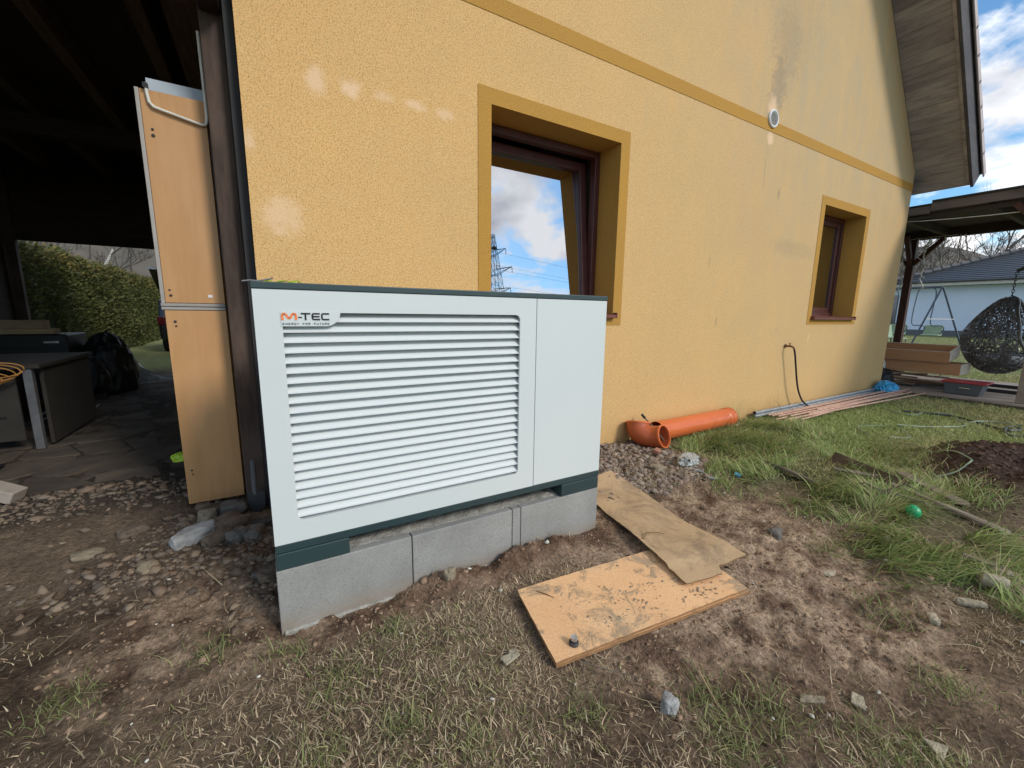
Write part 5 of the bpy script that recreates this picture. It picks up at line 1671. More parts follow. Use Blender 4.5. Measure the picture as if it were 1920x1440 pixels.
# ================================================================== things inside the shelter
bench = thing('workbench', 'low dark workbench with grey metal leg under the carport', 'bench', (-2.4, 5.3, 0))
mb = MB(); mb.box(-3.3, -1.68, 4.98, 6.25, .70, .735); mb.build('top', MAT['bench_board'], bench, bevel=.004)
for xx in (-1.765, -3.2):
    mb = MB(); mb.box(xx - .028, xx + .028, 5.0, 5.056, 0, .699); mb.build('leg', MAT['grey_metal'], bench, bevel=.004)
mb = MB(); mb.box(-3.15, -1.86, 5.06, 5.08, .08, .62); mb.build('front_panel', MAT['bench_board'], bench)
mb = MB(); mb.box(-1.735, -1.71, 5.12, 6.2, .02, .699); mb.build('side_panel', MAT['bench_board'], bench)
mb = MB(); mb.box(-3.1, -1.95, 5.052, 5.060, .28, .295); mb.build('shadow_gap', MAT['black_plastic'], bench)
mb = MB()
for k in range(5):
    cx, cz, rx, rz_ = -1.93 - .05 * k, .70 - .02 * k, .17 + .02 * k, .06 + .012 * (k % 3)
    mb.tube([(cx + rx * math.cos(a), 4.95 + .03 * math.sin(a * 2 + k), cz + rz_ * math.sin(a)) for a in np.linspace(0, 6.1, 30)], .005, 6)
tag(mb.build('cable_coil', MAT['orange_cable'], origin=(-1.93, 4.95, .7), smooth=True), 'loose coil of orange cable hanging off the workbench', 'cable')
cabn = thing('tool_cabinet', 'black tool cabinet with two pale handles deep under the carport', 'cabinet', (-2.8, 8.1, 0))
mb = MB(); mb.box(-3.3, -2.32, 7.8, 8.5, 0, .86); mb.build('carcass', MAT['black_plastic'], cabn, bevel=.02)
for zz in (.74, .58):
    mb = MB(); mb.box(-2.55, -2.40, 7.775, 7.798, zz, zz + .04); mb.build('handle', MAT['chrome'], cabn, bevel=.006)
for k, zz in enumerate((.70, .53, .36)):
    mb = MB(); mb.box(-3.28, -2.34, 7.785, 7.799, zz - .012, zz); mb.build('drawer_gap', MAT['rubber'], cabn)
crumple('rubbish_bag', 'bulging black rubbish bag right of the tool cabinet', 'bag', (-2.08, 8.3, 0), .30, .30, .62, MAT['black_plastic'], 9, .18)
crumple('rubbish_bag', 'smaller black rubbish bag in front of the bulging one', 'bag', (-2.20, 7.85, 0), .24, .22, .42, MAT['black_plastic'], 12, .2)
for k, (x0, x1, z0, z1, y0, lb) in enumerate([(-2.98, -2.45, .865, .935, 7.85, 'bottom timber offcut of the stack on the tool cabinet'), (-3.02, -2.55, .937, 1.045, 7.88, 'thick timber offcut on top of the tool cabinet stack')]):
    mb = MB(); mb.box(x0, x1, y0, y0 + .2, z0, z1)
    tag(mb.build('timber_offcut', MAT['raw_timber'], origin=(x0, y0, z0), bevel=.004), lb, 'timber')
crumple('white_sack', 'crumpled white paper sack at the left edge on the tool cabinet', 'sack', (-3.12, 7.95, .865), .16, .15, .22, MAT['white_plastic'], 15, .3)
mb = MB()
vs = []; fs = []
for i in range(11):
    for j in range(9):
        u, v = i / 10, j / 8
        xx = -2.02 + .62 * u * (1 - .65 * v) + .03 * mnoise.noise(V(u * 4, v * 4, 2)); zz = .02 + .62 * v * (1 - .75 * u) + .02 * mnoise.noise(V(u * 6, v * 5, 8)); yy = 8.75 + .25 * u + .10 * mnoise.noise(V(u * 5, v * 5, 4))
        vs.append((xx, yy, zz))
        if i and j:
            a = i * 9 + j; fs.append((a - 10, a - 9, a, a - 1))
mb.add(vs, fs)
tag(mb.build('plastic_sheet', MAT['film'], origin=(-2.0, 8.75, 0), smooth=True), 'bluish translucent plastic sheet draped beside the black bags', 'plastic')
for i in range(9):
    a = rr.uniform(-.5, .5)
    x0 = -1.95 + rr.uniform(-.15, .2); y0 = 5.95 + rr.uniform(-.15, .15)
    mb = MB(); mb.tube([(x0, y0, .02 + .012 * i), (x0 - .25 * math.sin(a) - .05, y0 + .7 * math.cos(a), .03 + .012 * i + rr.uniform(0, .05))], .008, 6)
    tag(mb.build('metal_rod', MAT['grey_metal'], origin=(x0, y0, 0), smooth=True), 'thin grey rod in the small heap on the carport floor', 'rod', 'grey rods heaped on the carport floor')
# sack truck of which a wheel shows
truck = thing('sack_truck', 'sack truck with black rubber wheel at the left edge of the carport', 'sack truck', (-1.85, 4.25, 0))
for yy in (4.20, 4.60):
    wm = Matrix.Translation((-2.02, yy, .105)) @ Matrix.Rotation(rad(90), 4, 'X')
    wh = MB(); wh.lathe([(.070, -.03), (.105, -.032), (.114, -.016), (.114, .016), (.105, .032), (.070, .03)], 28, wm, closed=True)
    w_o = wh.build('wheel', MAT['rubber'], truck, smooth=True)
    mb = MB(); mb.lathe([(.0003, -.02), (.070, -.02), (.070, .02), (.0003, .02)], 20, wm); mb.build('rim', MAT['grey_metal'], w_o, smooth=True)
mb = MB()
for yy in (4.28, 4.52):
    mb.tube([(-2.02, yy, .105), (-2.2, yy, .5), (-2.5, yy, 1.15)], .014, 8)
mb.tube([(-2.02, 4.16, .105), (-2.02, 4.64, .105)], .012, 8); mb.tube([(-2.2, 4.28, .5), (-2.2, 4.52, .5)], .012, 8); mb.tube([(-2.5, 4.28, 1.15), (-2.5, 4.52, 1.15)], .014, 8)
mb.build('frame', MAT['black_metal'], truck, smooth=True)
mb = MB(); mb.box(-1.96, -1.80, 4.26, 4.54, .02, .03); mb.build('toe_plate', MAT['black_metal'], truck)
mb = MB(); mb.bar((-1.40, 3.60, .055), (-2.15, 3.82, .40), .11, .075)
tag(mb.build('timber_beam', MAT['deck'], origin=(-1.40, 3.60, 0), bevel=.006), 'pale square timber leaning at the left edge on the stones', 'timber')
sh = thing('hand_shovel', 'small shovel with grey handle leaning between the cupboard and the unit', 'shovel', (-.14, 2.76, 0))
mb = MB(); mb.tube([(-.135, 2.78, .33), (-.138, 2.765, .12)], .014, 10); mb.build('handle', MAT['grey_metal'], sh, smooth=True)
mb = MB(); mb.prism([(-.175, .13), (-.085, .13), (-.088, .03), (-.13, .0), (-.172, .03)], lambda a, b, c: (a, 2.745 + c + .15 * (b - .06), b + .01), 0, .006); mb.build('blade', MAT['black_metal'], sh, bevel=.002)
MAT['lime'] = mt('lime_plastic', (.35, .55, .03), rough=.5)
crumple('work_glove', 'lime green glove behind the lower cupboard', 'glove', (-.56, 3.35, .22), .05, .04, .04, MAT['lime'], 3, .3, 3)
# strap with lime tag lying on the unit's lid
strap = thing('ratchet_strap', 'lime yellow strap with hook left on the lid corner of the unit', 'strap', (.02, 1.8, 1.2975))
mb = MB(); mb.add([(.0 + .018 * i, 1.76 + .03 * math.sin(i * .9), 1.300 + .012 * abs(math.sin(i * 1.3))) for i in range(8)] + [(.0 + .018 * i, 1.80 + .03 * math.sin(i * .9), 1.304 + .012 * abs(math.sin(i * 1.3 + .3))) for i in range(8)], [(i, i + 1, i + 9, i + 8) for i in range(7)])
so = mb.build('webbing', MAT['lime'], strap); so.modifiers.new('s', 'SOLIDIFY').thickness = .003
mb = MB(); mb.tube([(-.065, 1.74, 1.302), (-.04, 1.745, 1.306), (-.02, 1.75, 1.305), (.0, 1.76, 1.309), (.03, 1.77, 1.318)], .0028, 8); mb.build('hook', MAT['grey_metal'], strap, smooth=True)

# ================================================================== terrace, pergola and garden things on the right
deck = bpy.data.objects.new('deck', None); COL.objects.link(deck); deck.location = (10.2, 2, 0); WL[deck.name] = Vector((10.2, 2, 0))
tag(deck, 'low weathered timber deck behind the lawn', 'deck', kind='structure')
dw = .138
for k in range(22):
    x0 = 8.76 + k * dw
    mb = MB(); mb.box(x0, x0 + dw - .007, -2.5, 6.5, .035, .062)
    mb.build('deck_board', MAT['deck'], deck, bevel=.003, seg=1)
mb = MB(); mb.box(8.765, 8.80, -2.5, 6.5, -.05, .034); mb.box(11.75, 11.78, -2.5, 6.5, -.05, .034); mb.build('deck_joist', MAT['dark_wood_y'], deck)

perg = thing('pergola', 'red brown timber pergola with flat roof beyond the yellow house', 'pergola', (10.2, 2.0, .06))
def ppost(x, y, mat='perg_wood'):
    mb = MB(); mb.box(x - .06, x + .06, y - .06, y + .06, .062, 2.77); return mb.build('post', MAT[mat], perg, bevel=.006)
ppost(11.5, 3.40); ppost(8.92, 1.215, 'deck'); ppost(11.5, -1.6); 
mb = MB(); mb.box(11.43, 11.57, -2.4, 6.4, 2.772, 2.93); mb.build('beam', MAT['perg_dark'], perg, bevel=.006)
mb = MB(); mb.box(8.97, 9.11, -2.4, 6.4, 2.772, 2.83); mb.build('beam', MAT['perg_dark'], perg, bevel=.006)
for a, b in (((11.5, 3.36, 2.30), (11.5, 2.96, 2.775)), ((11.5, 3.44, 2.30), (11.5, 3.84, 2.775)), ((11.47, 3.40, 2.30), (11.07, 3.40, 2.83)), ((8.92, 1.25, 2.3), (8.98, 1.65, 2.775))):
    mb = MB(); mb.bar(a, b, .075, .075); mb.build('brace', MAT['perg_wood'], perg, bevel=.004)
for k in range(9):
    y0 = -2.2 + k * 1.02
    mb = MB(); mb.box(8.95, 11.9, y0, y0 + .07, 2.831, 2.925) if False else mb.box(9.12, 11.42, y0, y0 + .07, 2.80, 2.925)
    mb.build('rafter', MAT['perg_dark'], perg)
for k in range(28):
    x0 = 8.90 + k * .112
    mb = MB(); mb.box(x0, x0 + .109, -2.5, 6.5, 2.932, 2.95); mb.build('roof_board', MAT['perg_dark'], perg)
mb = MB(); mb.box(8.868, 8.898, -2.5, 2.50, 2.83, 2.955); mb.build('fascia', MAT['perg_fascia'], perg, bevel=.003)
mb = MB(); mb.box(8.868, 8.898, 2.505, 6.5, 2.80, 2.91); mb.build('fascia', MAT['perg_fascia'], perg, bevel=.003)
mb = MB(); mb.box(8.85, 12.1, -2.55, 2.49, 2.957, 2.985); mb.build('roof_sheet', MAT['black_plastic'], perg)
# string of icicle lights
ic = thing('icicle_lights', 'unlit white icicle light string hanging from the pergola beam', 'lights', (11.4, 2.9, 2.77))
mb = MB(); mb.tube([(11.40, 3.9 - .05 * i, 2.80 - .015 * abs(math.sin(i * .8))) for i in range(24)], .004, 6); mb.build('cord', MAT['white_plastic'], ic, smooth=True)
ri = random.Random(3)
for y0, Ln in ((3.52, .95), (3.12, .95), (2.93, .52), (2.72, .42), (2.66, .36), (3.3, .3)):
    P = [V(11.40, y0, 2.78)]
    while P[0].z - P[-1].z < Ln:
        P.append(P[-1] + V(ri.uniform(-.02, .02), ri.uniform(-.03, .03), -.06))
    mb = MB(); mb.tube(P, .011, 5)
    for q in P[2::2]:
        mb.tube([q, q + V(ri.uniform(-.03, .03), ri.uniform(-.08, .08), -.05)], .009, 5)
    mb.build('strand', MAT['white_plastic'], ic, smooth=True)
mb = MB(); mb.tube([V(9.0, 2.9 - .33 * i, 2.66 + .012 * (i - 5) ** 2 * .3 + .0 * i) for i in range(14)], .006, 6)
tag(mb.build('hanging_cable', MAT['white_plastic'], origin=(9.0, 2.9, 2.66), smooth=True), 'thin pale cable slung below the pergola roof', 'cable')

def open_box(nm, label, x0, x1, y0, y1, z0, z1, th=.016):
    t = thing(nm, label, 'drawer', ((x0 + x1) / 2, (y0 + y1) / 2, z0))
    for a in ((x0, x0 + th, y0, y1), (x1 - th, x1, y0, y1)):
        mb = MB(); mb.box(*a, z0 + .01, z1 - .003); mb.build('side', MAT['beech_y'], t)
        mb = MB(); mb.box(a[0] - .0005, a[1] + .0005, a[2], a[3], z1 - .0025, z1); mb.build('edge_band', MAT['pale_edge'], t)
    for a, m_ in ((( x0 + th, x1 - th, y0, y0 + th), 'grey_edge'), ((x0 + th, x1 - th, y1 - th, y1), 'white_panel')):
        mb = MB(); mb.box(*a, z0 + .01, z1 - .003); mb.build('end', MAT['pale_edge'] if m_ == 'grey_edge' else MAT[m_], t)
    mb = MB(); mb.box(x0 + .001, x1 - .001, y0 + .001, y1 - .001, z0, z0 + .009); mb.build('bottom', MAT['beech_y'], t)
    return t
dr = open_box('drawer_box', 'open beech drawer box on top of the scrap heap', 9.50, 9.98, 2.13, 3.25, .49, .675)
dr.rotation_euler.y = -.20; dr.location.z += .055
open_box('drawer_box', 'lower beech drawer box under the open one on the scrap heap', 9.56, 10.10, 2.00, 3.12, .30, .485)
rs = random.Random(8)
for k in range(26):
    x0 = rs.uniform(9.35, 10.0); y0 = rs.uniform(2.15, 3.3); z0 = .07 + .017 * (k // 2) * .95
    a = rs.uniform(-.35, .35); L_ = rs.uniform(.4, 1.0)
    mb = MB(); mb.obox(Matrix.Translation((x0, y0, z0 + .008)) @ Matrix.Rotation(a, 4, 'Z') @ Matrix.Rotation(rs.uniform(-.03, .03), 4, 'X'), rs.uniform(.05, .14), L_, .016)
    tag(mb.build('scrap_board', MAT['scrap_wood'], origin=(x0, y0, z0), bevel=.002, seg=1), 'short board offcut in the scrap heap under the drawer boxes', 'board', 'board offcuts heaped on the deck')
crumple('white_bag', 'small white bag beside the scrap heap at the house corner', 'bag', (9.45, 3.0, .30), .07, .09, .16, MAT['white_plastic'], 21, .3, 3)
crumple('rubbish_bag', 'dark bag on the deck at the house corner', 'bag', (9.15, 2.86, .062), .16, .18, .22, MAT['black_plastic'], 23, .25, 3)
tub = thing('storage_tub', 'grey plastic tub with red lid on the deck edge', 'tub', (9.2, 1.84, .062))
def taper_box(mb, x0, x1, y0, y1, z0, z1, e):
    mb.add([(x0 + e, y0 + e, z0), (x1 - e, y0 + e, z0), (x1 - e, y1 - e, z0), (x0 + e, y1 - e, z0), (x0, y0, z1), (x1, y0, z1), (x1, y1, z1), (x0, y1, z1)], MB.BOXF)
mb = MB(); taper_box(mb, 9.02, 9.38, 1.62, 2.05, .064, .245, .035); mb.build('body', MAT['tub_grey'], tub, bevel=.012, seg=3)
mb = MB(); mb.box(9.00, 9.40, 1.585, 2.07, .246, .270); mb.build('lid', MAT['tub_red'], tub, bevel=.008)
mb = MB(); mb.box(9.005, 9.012, 1.75, 1.86, .17, .185); mb.build('handle', MAT['chrome'], tub)

# egg chair of woven strands
egg = thing('egg_chair', 'dark woven hanging egg chair on its stand on the deck', 'chair', (10.3, 1.62, .062))
EC = V(10.3, 1.76, .95); ER = V(.48, .46, .62)
def egg_pt(th, ph):
    """th polar from the top 0..pi, ph azimuth; ph=0 faces -Y (the open side)"""
    k = math.sin(th)
    prof = k * (1 - .42 * math.cos(th) * (math.cos(th) > 0))
    return EC + V(ER.x * prof * math.sin(ph), -ER.y * prof * math.cos(ph), ER.z * math.cos(th))
def egg_open(th):
    """half-angle of the opening at this height"""
    t = th / math.pi
    if t < .02 or t > .74: return 0.0
    return 1.0 * math.sin(min(1, (t - .02) / .30) * math.pi / 2) * (1 - ss(.50, .74, np.array(t))) ** .55
re_ = random.Random(12)
mbw = MB()
for s in range(900):
    th = math.acos(re_.uniform(-.97, .99)); ph = re_.uniform(-math.pi, math.pi)
    if abs(ph) < egg_open(th): continue
    d = re_.uniform(0, 6.283); P = []
    for k in range(re_.randint(7, 15)):
        if abs(ph) < egg_open(th) + .02 or th < .08 or th > 3.06: break
        p = egg_pt(th, ph)
        P.append(EC + (p - EC) * (1 + .008 * math.sin(k * 2.1 + s)))
        d += re_.uniform(-.55, .55)
        th += .075 * math.cos(d); ph += .075 * math.sin(d) / max(math.sin(th), .25)
        if ph > math.pi: ph -= 2 * math.pi
        if ph < -math.pi: ph += 2 * math.pi
    if len(P) > 3: mbw.tube(P, .0065, 5, cap=False)
mbw.build('woven_shell', MAT['wicker'], egg, smooth=True)
rim = []
ths = [.07 + (math.pi * .735 - .07) * i / 26 for i in range(27)]
rim = [egg_pt(t, egg_open(t)) for t in ths] + [egg_pt(t, -egg_open(t)) for t in reversed(ths)]
mb = MB(); mb.tube(rim, .020, 8, closed=True); mb.build('rim', MAT['wicker'], egg, smooth=True)
for t_ in (1.42, 2.05):
    ring = [egg_pt(t_, a) for a in np.linspace(egg_open(t_), 2 * math.pi - egg_open(t_), 40)]
    mb = MB(); mb.tube(ring, .014, 8); mb.build('hoop', MAT['wicker'], egg, smooth=True)
mb = MB(); mb.lathe([(.0003, -.02), (.26, -.02), (.31, .02), (.32, .07), (.27, .10), (.0003, .11)], 24, Matrix.Translation((10.3, 1.76, .52)))
mb.build('cushion', MAT['fascia_light'], egg, smooth=True)
top = egg_pt(.06, 0)
mb = MB()
for i in range(9):
    z = top.z + .045 * i
    mb.tube([(top.x + .014 * math.cos(a) * (i % 2), top.y + .014 * math.cos(a) * ((i + 1) % 2), z + .03 * math.sin(a)) for a in np.linspace(0, 6.28, 12)], .005, 5)
mb.build('chain', MAT['black_metal'], egg, smooth=True)
mb = MB(); hk = V(top.x, top.y, top.z + .40)
mb.tube(smooth_path([hk, hk + V(0, -.12, .05), hk + V(.02, -.42, .03), hk + V(.06, -.72, -.25), hk + V(.08, -.80, -.9), V(10.4, 1.0, .45), V(10.4, 1.25, .10)], 6), .026, 10)
mb.build('stand_arm', MAT['black_metal'], egg, smooth=True)
mb = MB()
mb.bar((9.95, 2.25, .09), (9.95, .7, .09), .05, .05); mb.bar((10.75, 2.25, .09), (10.75, .7, .09), .05, .05); mb.bar((9.976, 1.25, .09), (10.724, 1.25, .09), .05, .05); mb.bar((9.976, 2.1, .09), (10.724, 2.1, .09), .05, .05)
mb.bar((10.4, 1.25, .115), (10.4, 1.42, .40), .05, .05)
mb.build('stand_base', MAT['black_metal'], egg, bevel=.004)

# swing set
sw = thing('swing_set', 'blue steel swing set with pale green seats on the far lawn', 'swing', (23, 6.6, 0))
SX = 23.0; TOPZ = 2.45
def swl(name, pts, r, mat='swing_blue'):
    mb = MB(); mb.tube(pts, r, 8); return mb.build(name, MAT[mat], sw, smooth=True)
swl('top_bar', [(SX, 5.70, TOPZ), (SX, 9.2, TOPZ)], .035)
for y0 in (5.72, 9.15):
    swl('leg', [(SX - .05, y0, TOPZ), (SX - .5, y0 + .55, .0)], .032); swl('leg', [(SX + .05, y0, TOPZ), (SX + .5, y0 - .75, .0)], .032)
    swl('cross_bar', [(SX - .27, y0 + .29, 1.2), (SX + .28, y0 - .42, 1.2)], .02, 'white_plastic')
for yc, sx in ((6.15, -.1), (7.3, .1), (8.3, 0)):
    for dy in (-.28, .28):
        swl('hanger', smooth_path([V(SX, yc + dy * .6, TOPZ), V(SX, yc + dy, 2.2), V(SX + sx, yc + dy, 1.05), V(SX + sx - .05, yc + dy - .3, .95), V(SX + sx, yc + dy - .42, .85), V(SX + sx, yc + dy - .3, .55)], 4), .018)
    mb = MB(); mb.obox(Matrix.Translation((SX + sx, yc - .35, .58)), .42, .55, .05); mb.build('seat', MAT['swing_green'], sw, bevel=.02)
    mb = MB(); mb.obox(Matrix.Translation((SX + sx + .2, yc - .35, .78)) @ Matrix.Rotation(.15, 4, 'Y'), .04, .55, .38); mb.build('seat_back', MAT['swing_green'], sw, bevel=.02)
# trampoline with dark net
tr = thing('trampoline', 'round trampoline with dark safety net left of the swing set', 'trampoline', (27, 9.9, 0))
tcx, tcy, trr = 27.0, 9.6, 1.35
mb = MB(); mb.lathe([(trr, .80), (trr, 2.35)], 36, Matrix.Translation((tcx, tcy, 0))); so = mb.build('net', MAT['net'], tr, smooth=True); so.modifiers.new('s', 'SOLIDIFY').thickness = .01
mb = MB(); mb.lathe([(trr - .05, .70), (trr + .12, .70), (trr + .14, .76), (trr - .05, .78)], 36, Matrix.Translation((tcx, tcy, 0)), closed=True); mb.build('pad_ring', MAT['tub_grey'], tr, smooth=True)
mb = MB(); mb.lathe([(.001, .72), (trr - .06, .72)], 36, Matrix.Translation((tcx, tcy, 0))); mb.build('bed', MAT['black_plastic'], tr)
for k in range(6):
    a = k * math.pi / 3 + .2
    mb = MB(); mb.tube([(tcx + (trr + .06) * math.cos(a), tcy + (trr + .06) * math.sin(a), 0), (tcx + (trr + .06) * math.cos(a), tcy + (trr + .06) * math.sin(a), 2.4)], .022, 6); mb.build('pole', MAT['grey_metal'], tr, smooth=True)
gc = thing('garden_chair', 'pale garden chair with steel frame on the far lawn below the swings', 'chair', (21.5, 6.4, 0))
mb = MB(); mb.obox(Matrix.Translation((21.5, 6.4, .44)), .45, .5, .04); mb.build('seat', MAT['swing_green'], gc, bevel=.01)
mb = MB(); mb.obox(Matrix.Translation((21.5, 6.66, .72)) @ Matrix.Rotation(-.2, 4, 'X'), .45, .03, .5); mb.build('backrest', MAT['swing_green'], gc, bevel=.01)
for dx, dy in ((-.2, -.22), (.2, -.22), (-.2, .22), (.2, .22)):
    mb = MB(); mb.tube([(21.5 + dx, 6.4 + dy, 0), (21.5 + dx, 6.4 + dy, .42)], .015, 6); mb.build('leg', MAT['grey_metal'], gc, smooth=True)

# ================================================================== neighbouring bungalow
nb_ = thing('neighbour_house', 'pale single storey house with dark hipped tile roof behind the garden', 'house', (48, 0, 0))
NX0, NX1, NY0, NY1 = 42.0, 53.0, -12.0, 13.2
NE = 3.55
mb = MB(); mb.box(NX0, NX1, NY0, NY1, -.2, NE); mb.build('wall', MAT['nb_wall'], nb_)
mb = MB(); mb.box(NX0 - .03, NX0 - .002, NY0, NY1, -.2, .42); mb.build('plinth_band', MAT['tub_grey'], nb_)
ov = .7
mb = MB(); mb.box(NX0 - ov, NX1 + ov, NY0 - ov, NY1 + ov, NE + .02, NE + .10); mb.build('soffit', MAT['fascia_light'], nb_)
mb = MB(); mb.box(NX0 - ov - .03, NX0 - ov - .001, NY0 - ov, NY1 + ov, NE + .0, NE + .22); mb.build('fascia', MAT['fascia_light'], nb_)
mb = MB(); mb.tube([(NX0 - ov - .10, NY0 - ov, NE + .27), (NX0 - ov - .10, NY1 + ov, NE + .27)], .07, 10); mb.build('gutter', MAT['nb_roof'], nb_, smooth=True)
rise = .40
half = (NX1 - NX0) / 2 + ov
nroof = bpy.data.objects.new('roof', None); COL.objects.link(nroof); nroof.parent = nb_; nroof.location = (0, 0, NE); WL[nroof.name] = WL[nb_.name] + V(0, 0, NE)
ncourse = 16
xA, zA = NX0 - ov - .02, NE + .24
for k in range(ncourse):
    t0 = k / ncourse * half; t1 = (k + 1) / ncourse * half + .03
    x0, x1 = xA + t0, xA + t1
    z0, z1 = zA + t0 * rise, zA + t1 * rise
    ya0, ya1 = NY0 - ov + t0, NY1 + ov - t0
    yb0, yb1 = NY0 - ov + t1, NY1 + ov - t1
    mb = MB()
    mb.add([(x0, ya0, z0 + .05), (x0, ya1, z0 + .05), (x1, yb1, z1), (x1, yb0, z1), (x0, ya0, z0), (x0, ya1, z0), (x1, yb1, z1 - .05), (x1, yb0, z1 - .05)], [(0, 1, 2, 3), (4, 7, 6, 5), (0, 4, 5, 1), (1, 5, 6, 2), (2, 6, 7, 3), (3, 7, 4, 0)])
    mb.build('tile_course', MAT['nb_roof'], nroof)
    # side facing +Y and the far slopes are closed by simple planes
mb = MB()
ax0, ax1 = xA, NX1 + ov + .02
mb.add([(ax0, NY1 + ov, zA), (ax1, NY1 + ov, zA), (ax1 - half, NY1 + ov - half, zA + half * rise), (ax0, NY0 - ov, zA), (ax1, NY0 - ov, zA), (ax1 - half, NY0 - ov + half, zA + half * rise)],
       [(0, 1, 2), (3, 5, 4), (1, 4, 5, 2)])
mb.build('rear_slope', MAT['nb_roof'], nroof)
hipn = 16
for k in range(hipn):
    t0 = k / hipn * half; t1 = (k + 1.12) / hipn * half
    mb = MB(); mb.tube([(xA + t0, NY1 + ov - t0, zA + t0 * rise + .09), (xA + t1, NY1 + ov - t1, zA + t1 * rise + .05)], [.15, .12], 10)
    mb.build('hip_tile', MAT['nb_hip'], nroof, smooth=True)
mb = MB(); mb.box(NX0 - .06, NX0 - .032, -2.2, -.6, .9, 2.3); wn_ = mb.build('window', MAT['glass'], nb_)
mb = MB(); frame_pts = [(-2.3, -2.2), (-.6, -.5)]
for a, b in frame_pts: mb.box(NX0 - .07, NX0 - .031, a, b, .8, 2.4)
mb.box(NX0 - .07, NX0 - .031, -2.2, -.6, 2.3, 2.4); mb.box(NX0 - .07, NX0 - .031, -2.2, -.6, .8, .9); mb.build('frame', MAT['white_panel'], wn_)

# ================================================================== hill, woods, hedge, trees
def hill_z(x, y):
    r = np.hypot(x, y); a = np.arctan2(y, x)
    h = 13 + 12 * ss(.10, .27, a) + 1.5 * np.sin(a * 11 + 2)
    h = h + 5 * ss(.9, 1.5, a)
    return h * ss(70, 190, r)
ang = np.linspace(-.45, 2.7, 150); rad_ = np.concatenate([np.linspace(62, 200, 24), [260, 340]])
AA, RR = np.meshgrid(ang, rad_)
HX, HY = RR * np.cos(AA), RR * np.sin(AA)
HZ = hill_z(HX, HY) + 1.2 * (fbm(HX, HY, .05, 3, 91) - .5) - .35
hv = np.stack([HX, HY, HZ], -1).reshape(-1, 3); na = len(ang)
ii = np.arange(len(hv)).reshape(len(rad_), na)
hf = np.stack([ii[:-1, :-1], ii[:-1, 1:], ii[1:, 1:], ii[1:, :-1]], -1).reshape(-1, 4)
MAT['hill'] = mt('leaf_litter_hillside', (.125, .105, .08), (.085, .075, .06), scale=.08, rough=.98, bump=.5, bscale=.6, bdist=.6)
hme = np_mesh('hillside', hv, hf, None, True)
tag(link(hme, 'hillside', MAT['hill']), 'brown wooded hillside in the distance', 'hill', kind='structure')

def branch(out, p, d, L, r, depth, rg, spread=.6, up=.18):
    n = 3
    pts = [p]; q = p.copy(); dd = d.copy()
    for i in range(n):
        dd = (dd + V(rg.uniform(-.22, .22), rg.uniform(-.22, .22), rg.uniform(-.06, .22) * up * 3)).normalized()
        q = q + dd * (L / n); pts.append(q.copy())
    out.append((pts, r))
    if depth == 0: return
    kids = rg.randint(3, 4) if depth > 1 else rg.randint(3, 5)
    for k in range(kids):
        t = rg.uniform(.35, 1.0)
        i = min(int(t * n), n - 1); base = pts[i].lerp(pts[i + 1], t * n - i)
        nd_ = (dd + V(rg.uniform(-1, 1), rg.uniform(-1, 1), rg.uniform(-.35, .75)) * spread).normalized()
        branch(out, base, nd_, L * rg.uniform(.5, .72), r * .5, depth - 1, rg, spread, up)

def tree_strips(base, H, depth, rg, r0=None):
    out = []
    branch(out, base, V(rg.uniform(-.05, .05), rg.uniform(-.05, .05), 1).normalized(), H * .55, r0 or H * .014, depth, rg, .75)
    return out
rt = random.Random(31)
protos = []
for k in range(5):
    mb = MB()
    for pts_, r_ in tree_strips(V(0, 0, 0), 12.0, 4, random.Random(100 + k)):
        rs_ = [max(r_ * (1 - .18 * i), .022) for i in range(len(pts_))]
        mb.tube(pts_, rs_, 3, cap=False)
    protos.append((np.array(mb.v), np.array(mb.f)))
VV = []; FF = []; off = 0
for k in range(240):
    a = rt.uniform(-.25, 2.25); r_ = rt.uniform(78, 170)
    if .62 < a < 1.25 and rt.random() < .9: continue        # hidden by the house
    x0, y0 = r_ * math.cos(a), r_ * math.sin(a)
    pv, pf = protos[rt.randrange(5)]
    s = rt.uniform(.6, 1.1); rz = rt.uniform(0, 6.28)
    c, s_ = math.cos(rz), math.sin(rz)
    P = np.stack([pv[:, 0] * c - pv[:, 1] * s_, pv[:, 0] * s_ + pv[:, 1] * c, pv[:, 2]], -1) * s
    P += np.array([x0, y0, float(hill_z(np.array(x0), np.array(y0))) - .5])
    VV.append(P); FF.append(pf + off); off += len(P)
wme = np_mesh('bare_wood', np.concatenate(VV), np.concatenate(FF))
tag(link(wme, 'bare_wood', MAT['twig']), 'leafless trees covering the distant hillside', 'woods', kind='stuff')

# birch and dark tree seen through the shelter
def bare_tree(nm, label, x, y, H, mat, seed, depth=4, r0=None):
    t = thing(nm, label, 'tree', (x, y, 0))
    segs = tree_strips(V(x, y, 0), H, depth, random.Random(seed), r0)
    mb = MB(); pts_, r_ = segs[0]; mb.tube(pts_, [r_, r_ * .9, r_ * .75, r_ * .55], 8); mb.build('trunk', MAT[mat], t, smooth=True)
    mb = MB()
    for pts_, r_ in segs[1:]:
        mb.tube(pts_, [max(r_, .012), max(r_ * .8, .01), max(r_ * .6, .009), .006], 4, cap=False)
    mb.build('crown', MAT[mat if depth < 3 else 'twig'], t, smooth=True)
    return t
bare_tree('birch_tree', 'slender pale birch beyond the green hedge', -8.8, 33.0, 9.0, 'birch', 5, 4, .10)
bare_tree('bare_tree', 'dark bare tree rising behind the hedge', -7.2, 21.5, 7.0, 'bark', 9, 4, .20)
bare_tree('bare_tree', 'spreading bare tree behind the dark hipped roof', 66.0, 12.5, 14.0, 'bark', 13, 4)
bare_tree('bare_tree', 'leafless tree at the right edge behind the bungalow', 68.0, 4.0, 13.0, 'bark', 17, 4)

